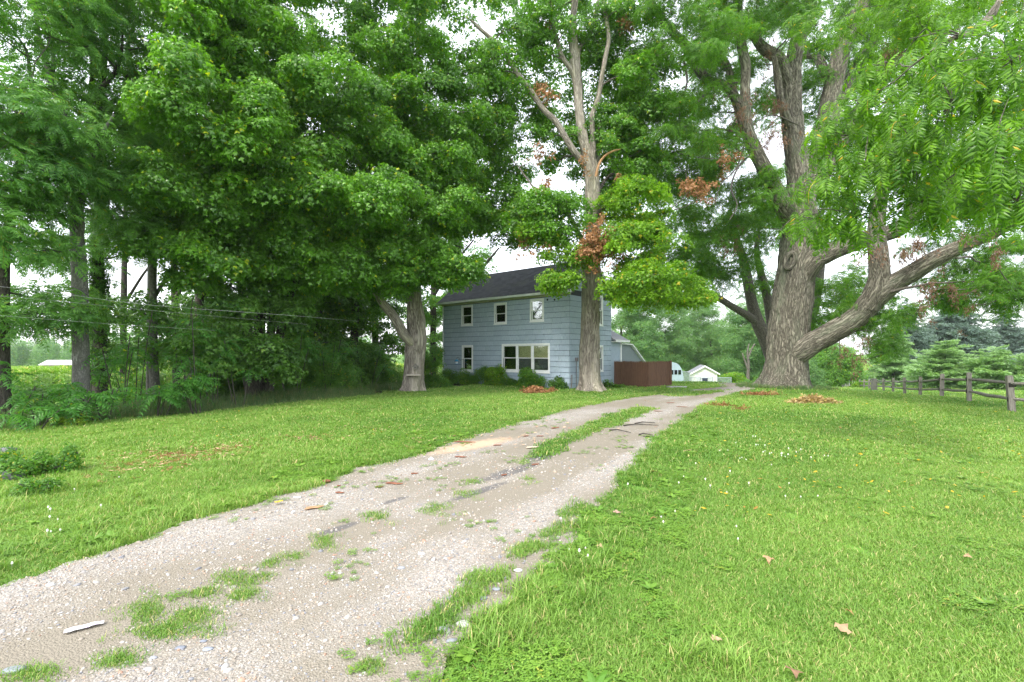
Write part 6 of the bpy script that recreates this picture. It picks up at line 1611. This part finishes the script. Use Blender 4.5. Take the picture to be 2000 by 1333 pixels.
BKL = [(741, 954, .12, 'small curled bark piece left of the long one in the drive'), (770, 947, .26, 'long flat bark strip in the middle of the drive'), (664, 966, .12, 'thin bark chip below the chunky piece at the drive edge'), (662, 952, .06, 'tiny bark crumb beside the chunky piece'), (810, 929, .12, 'bark chip above the long bark strip'), (900, 897, .22, 'dark bark crumbs on the pale sawdust'),
       (908, 866, .45, 'longest bark strip lying across the left edge of the drive'), (972, 874, .18, 'forked bark chip right of the longest strip'), (1028, 855, .16, 'bark chip by the far left wheel track'), (1055, 855, .18, 'bark chip right beside the grassy middle strip'), (985, 933, .12, 'red chip lying on the dark stain'), (1046, 912, .16, 'dark bark chip at the top of the dark stain'),
       (1085, 838, .3, 'stick on the drive left of the grassy strip'), (1332, 796, .4, 'bark piece at the far narrow part of the drive'), (1310, 788, .4, 'farthest bark piece before the crest of the drive'), (1285, 805, .3, 'flat reddish piece near the end of the grass strip')]
for (px, py, L_, lab) in BKL: chip('bark_piece', lab, 'bark', px, py, L_, L_ * .28 + .015, .02, rng.uniform(-.3, .9), BKc, 'bark pieces on the drive')
chip('wood_plank_scrap', 'pale wood scrap at the lower end of the grassy middle strip', 'wood scrap', 1040, 878, .28, .10, .04, R(30), simple('pale_wood', (.5, .42, .32)))
for (x0, y0, x1, y1, lab) in ((1218, 834, 1286, 833, 'longest dark stick across the right wheel track'), (1190, 843, 1232, 848, 'dark stick left of the longest one'), (1240, 830, 1280, 828, 'thin twig just above the longest stick'), (1248, 852, 1275, 853, 'short twig nearest the right grass edge')):
    a = on_drive(x0, y0); b = on_drive(x1, y1); A = catmull([a, np.array(a) * .6 + np.array(b) * .4 + [0, .08, .02], b], .15)
    V, Q, B, _ = tube(A - np.array(a) + [0, 0, .02], np.linspace(.018, .008, len(A)), 5)
    o = mk('stick', V, Q, M['dark_bark'], None, True, {'bark': ('FLOAT_VECTOR', 'POINT', B)}, a); tag(o, lab, 'stick', 'sticks on the drive')
# pale stone and bluish flat stones
import bmesh as _bm
def stone(label, px, py, sz, colr, flat=.5, ang=0, group='larger stones on the drive'):
    if sz < .08: sz *= .75; g_m = sum(colr) / 3; colr = tuple(.5 * c + .5 * g_m for c in colr)
    bm = _bm.new(); _bm.ops.create_icosphere(bm, subdivisions=2, radius=1)
    for v in bm.verts:
        f = 1 + .25 * (float(vnoise(np.array([[v.co.x * 1.5 + px, v.co.y * 1.5, v.co.z * 1.5]]))[0]) - .5) * 2
        sz_ = 0
        v.co = Vector((v.co.x * f * sz * 1.4, v.co.y * f * sz * .85, v.co.z * f * sz * flat))
    me = bpy.data.meshes.new('stone'); bm.to_mesh(me); bm.free(); me.polygons.foreach_set('use_smooth', np.ones(len(me.polygons), bool)); me.materials.append(simple('stone_surface', colr, tuple(c * .75 for c in colr), 18))
    x, y, z = on_drive(px, py); z -= (.02 if sz >= .08 else 0); o = link('stone', me, None, (x, y, z + sz * flat * .35)); o.rotation_euler = (0, 0, ang); tag(o, label, 'stone', group)
for a in (('round pale grey stone on the sawdust patch', 842, 901, .055, (.45, .47, .5), .8), ('white stone in the left wheel track near the lawn edge', 581, 975, .05, (.62, .6, .55)), ('flat blue-grey stone lowest in the left corner', 28, 1316, .06, (.22, .28, .34), .25), ('flat slate-blue stone right of the grass tufts', 352, 1275, .035, (.18, .22, .3), .3),
          ('pair-like bluish stone at the lower middle of the drive', 405, 1278, .035, (.26, .32, .42), .3), ('round bluish stone left of the lower middle pair', 397, 1262, .022, (.2, .25, .34)), ('flat grey stone at the bottom of the drive', 290, 1317, .03, (.36, .36, .37), .4), ('whitish stone near the bottom edge', 300, 1295, .025, (.3, .33, .4)),
          ('grey stone in the gravel by the right grass strip', 865, 1241, .045, (.30, .32, .36), .5), ('blue-grey stone between the right grass strip and the lawn', 970, 1160, .035, (.24, .28, .36)), ('flat bluish stone beside the right lawn edge', 943, 1178, .04, (.24, .28, .36), .35), ('small orange stone near the right lawn edge', 928, 1208, .025, (.45, .2, .12)),
          ('large pale stone in the gravel band by the right lawn', 905, 1231, .05, (.5, .48, .45)), ('bluish stone in the middle of the right wheel track', 783, 1118, .035, (.3, .34, .40)), ('white stone in the middle of the drive', 823, 1090, .032, (.62, .6, .58)), ('blue-grey stone below the right grass strip', 882, 1263, .035, (.24, .27, .34)),
          ('white stone above the small orange stone', 1012, 1122, .04, (.62, .6, .56)), ('pale stone at the left edge of the gravel', 98, 1150, .04, (.5, .49, .46))): stone(*a)
for (px, py, s_, l) in ((12, 885, .12, 'upper grey stone of the mound at the left edge'), (10, 940, .15, 'lower grey stone of the mound at the left edge'), (30, 905, .09, 'small stone of the mound at the left edge')): stone(l, px, py, s_, (.16, .16, .17), .7, .4, 'stones of the weedy mound')
# crumpled white wrapper
x, y, z = on_drive(165, 1234)
n_, m_ = 14, 5; V = []
for i in range(n_):
    for j in range(m_):
        u, v = i / (n_ - 1) - .5, j / (m_ - 1) - .5
        V.append((u * .205, v * .052 * (1 - .25 * u), .010 + .010 * float(vnoise(np.array([[u * 9, v * 6, 3.3]]))[0]) + .006 * (abs(v) < .2)))
Fc = [(i * m_ + j, (i + 1) * m_ + j, (i + 1) * m_ + j + 1, i * m_ + j + 1) for i in range(n_ - 1) for j in range(m_ - 1)]
mm, t, out = newmat('crumpled_white_paper'); tc = N(t, 'ShaderNodeTexCoord').outputs['Object']
nz = noise(t, tc, 22, 3); principled(t, out, ramp(t, nz, [(.45, (.78, .78, .80)), (.58, (.74, .72, .78)), (.66, (.42, .34, .50)), (.75, (.72, .72, .76))]), .5, .4, nz, .3, .004)
o = mk('wrapper', V, Fc, mm, None, False, None, (x, y, z + .005)); o.rotation_euler = (0, 0, R(36)); so2 = o.modifiers.new('thick', 'SOLIDIFY'); so2.thickness = .002
tag(o, 'crumpled white paper wrapper lying on the sandy part of the drive', 'wrapper')
# single brown leaves in the lawn and yellow leaf specks
LV, LF = MAPLE
def fallen(px, py, sz, lab, c=(.36, .20, .09)):
    g = gp(px, py); z = gh(g[0], g[1]) + .055
    V = LV * sz * .62; V = V.copy(); V[:, 2] += .35 * np.abs(V[:, 1]) + rng.normal(0, .004, len(V))
    o = mk('fallen_leaf', V, LF, simple('curled_brown_leaf', c, tuple(v * .6 for v in c), 30), None, False, None, (g[0], g[1], z)); o.rotation_euler = (rng.uniform(-.5, .5), rng.uniform(-.5, .3), rng.uniform(0, 6.28)); s = o.modifiers.new('thick', 'SOLIDIFY'); s.thickness = .001
    tag(o, lab, 'leaf', 'single fallen leaves on the lawn')
for a in ((1500, 1098, .15, 'brown curled leaf in the middle of the near lawn', (.40, .24, .13)), (1642, 1248, .16, 'brown folded leaf standing upright in the near lawn', (.36, .24, .14)), (1402, 1272, .12, 'pale tan leaf near the long grass clump', (.46, .32, .2)), (1548, 1326, .15, 'dull brown leaf at the bottom edge of the lawn', (.24, .14, .08)), (1654, 1204, .09, 'small orange-brown leaf above the upright brown leaf', (.38, .2, .08)), (1884, 1094, .1, 'small brown leaf farthest right in the near lawn', (.4, .26, .15)),
          (1167, 1077, .12, 'light brown leaf near the edge of the drive', (.42, .3, .17)), (1272, 1023, .12, 'orange-brown leaf beside the drive at mid lawn', (.42, .2, .1)), (1272, 928, .2, 'rusty leaf near the white clover flowers', (.4, .16, .08)), (1205, 1013, .14, 'pinkish brown leaf close to the lawn edge', (.4, .26, .2)), (1342, 886, .2, 'small tan leaf in the worn patch of lawn', (.45, .3, .2)), (545, 990, .16, 'yellow leaf in the left verge', (.6, .4, .05))): fallen(*a)
yx, yy = [], []
for k in range(200):
    g = gp(rng.uniform(1350, 2050), 790 + 230 * rng.random() ** 1.6); yx.append(g[0]); yy.append(g[1])
for k in range(40):
    g = gp(rng.uniform(100, 1100), rng.uniform(785, 860)); yx.append(g[0]); yy.append(g[1])
YL = Leafy(); yx, yy = np.array(yx), np.array(yy); k_ = ~drive_mask(yx, yy) & (wood_d(yx, yy) < 0); yx, yy = yx[k_], yy[k_]; zz = ground_h(yx, yy)
for x, y, z in zip(yx, yy, zz):
    V, Fc = place(OVAL, (x, y, z + .065), rng.uniform(0, 6.28), rng.normal(0, .3), rng.normal(0, .3), rng.uniform(.045, .085)); YL.add(V, Fc, rng.random())
tag(link('scattered_yellow_leaves', YL.data('scattered_yellow_leaves', leafmat('yellow_fallen_leaf', (.50, .34, .03), (.62, .46, .06), (.4, .22, .06), .2))), kind='stuff')
# wood chips strewn along the left lawn
WC = Leafy()
for (px, py, sx, sy, n) in ((360, 893, 60, 8, 130), (450, 880, 40, 8, 90), (600, 858, 40, 4, 50), (730, 838, 40, 4, 40), (290, 905, 50, 10, 60), (850, 868, 50, 8, 60), (1000, 858, 50, 12, 60), (1350, 778, 60, 4, 50), (1130, 832, 80, 12, 50)):
    for k in range(n):
        g = gp(px + rng.normal(0, sx), max(765, py + rng.normal(0, sy))); z = float(drive_h(np.array([g[0]]), np.array([g[1]]))[0]) + .03
        V, Fc = place(LANCE, (g[0], g[1], z), rng.uniform(0, 6.28), rng.normal(0, .15), rng.normal(0, .3), rng.uniform(.04, .12)); WC.add(V, Fc, rng.random())
tag(link('wood_chips', WC.data('wood_chips', leafmat('wood_chip', (.42, .26, .15), (.62, .45, .30), (.3, .16, .1), .2, trans=.0))), kind='stuff')
# overhead wires from the left edge into the trees
WR = simple('pale_cable', (.45, .45, .46), rough=.4)
for (P_, r_, lab) in ((((-60, 553, 11), (150, 578, 12.6), (300, 597, 14), (560, 616, 17), (700, 628, 20)), .0035, 'upper pale cable crossing the left trees'), (((-60, 573, 11), (150, 592, 12.6), (330, 610, 14.4), (600, 634, 18)), .0022, 'middle thin cable crossing the left trees'), (((-60, 612, 11), (200, 632, 13), (420, 646, 15.4)), .0022, 'lowest thin cable crossing the left trees')):
    A = np.array([at(*p) for p in P_]); B0 = A[0].copy(); V, Q, _, _ = tube(catmull(A, .6) - B0, r_, 6); tag(mk('cable', V, Q, WR, None, True, None, tuple(B0)), lab, 'cable', 'cables over the left trees')
# initials scratched on the bare trunk
sc_ = MB(); q = at(157, 699, 15); yy_ = 15 - 26 / 2 * 15 / F - .012
for (a, b) in (((-.09, .11), (-.09, -.09)), ((-.03, .10), (-.01, -.09)), ((-.01, -.09), (.03, .06)), ((.03, .06), (.07, -.09)), ((.07, -.09), (.09, .10))):
    dd = lambda u: .16 * (u * u) * 3
    sc_.tube([(a[0], dd(a[0]), a[1]), (b[0], dd(b[0]), b[1])], .009, 4)
for o in list(col.objects):
    if o.get('label', '').startswith('slender smooth grey'): t_ = o
loc = np.array([q[0], yy_, q[2]]) - np.array(t_.location)
o = sc_.build('scratched_mark', simple('scratched_bark', (.42, .42, .40)), t_); o.location = tuple(loc)
# ------------------------------------------------------------------ summer haze
HAZE = .0002
if HAZE:
    mb = MB(); mb.box(-420, 420, -70, 420, -8.5, 42)
    hm = bpy.data.materials.new('haze_air'); hm.use_nodes = True; t = hm.node_tree; t.nodes.clear(); out = N(t, 'ShaderNodeOutputMaterial')
    pv = N(t, 'ShaderNodeVolumePrincipled'); pv.inputs['Color'].default_value = (.88, .93, 1, 1); pv.inputs['Density'].default_value = HAZE; pv.inputs['Anisotropy'].default_value = .2
    t.links.new(pv.outputs[0], out.inputs['Volume'])
    tag(mb.build('haze', hm), kind='stuff')
# dry leaf and mulch litter on the bank left of the drive
LX, LY = [], []
for (px, py, sx, sy, n) in ((350, 890, 45, 6, 60), (450, 878, 30, 6, 40), (290, 908, 40, 7, 30), (600, 857, 30, 3, 24), (190, 930, 40, 12, 14)):
    for k in range(n):
        g = gp(px + rng.normal(0, sx), py + rng.normal(0, sy)); LX.append(g[0]); LY.append(g[1])
LX, LY = np.array(LX), np.array(LY); k_ = ~drive_mask(LX, LY); LX, LY = LX[k_], LY[k_]
scatter('dry_litter', 'litter', np.stack([LX, LY, ground_h(LX, LY) + .045], 1), None, None, rng.uniform(.2, .5, len(LX)))
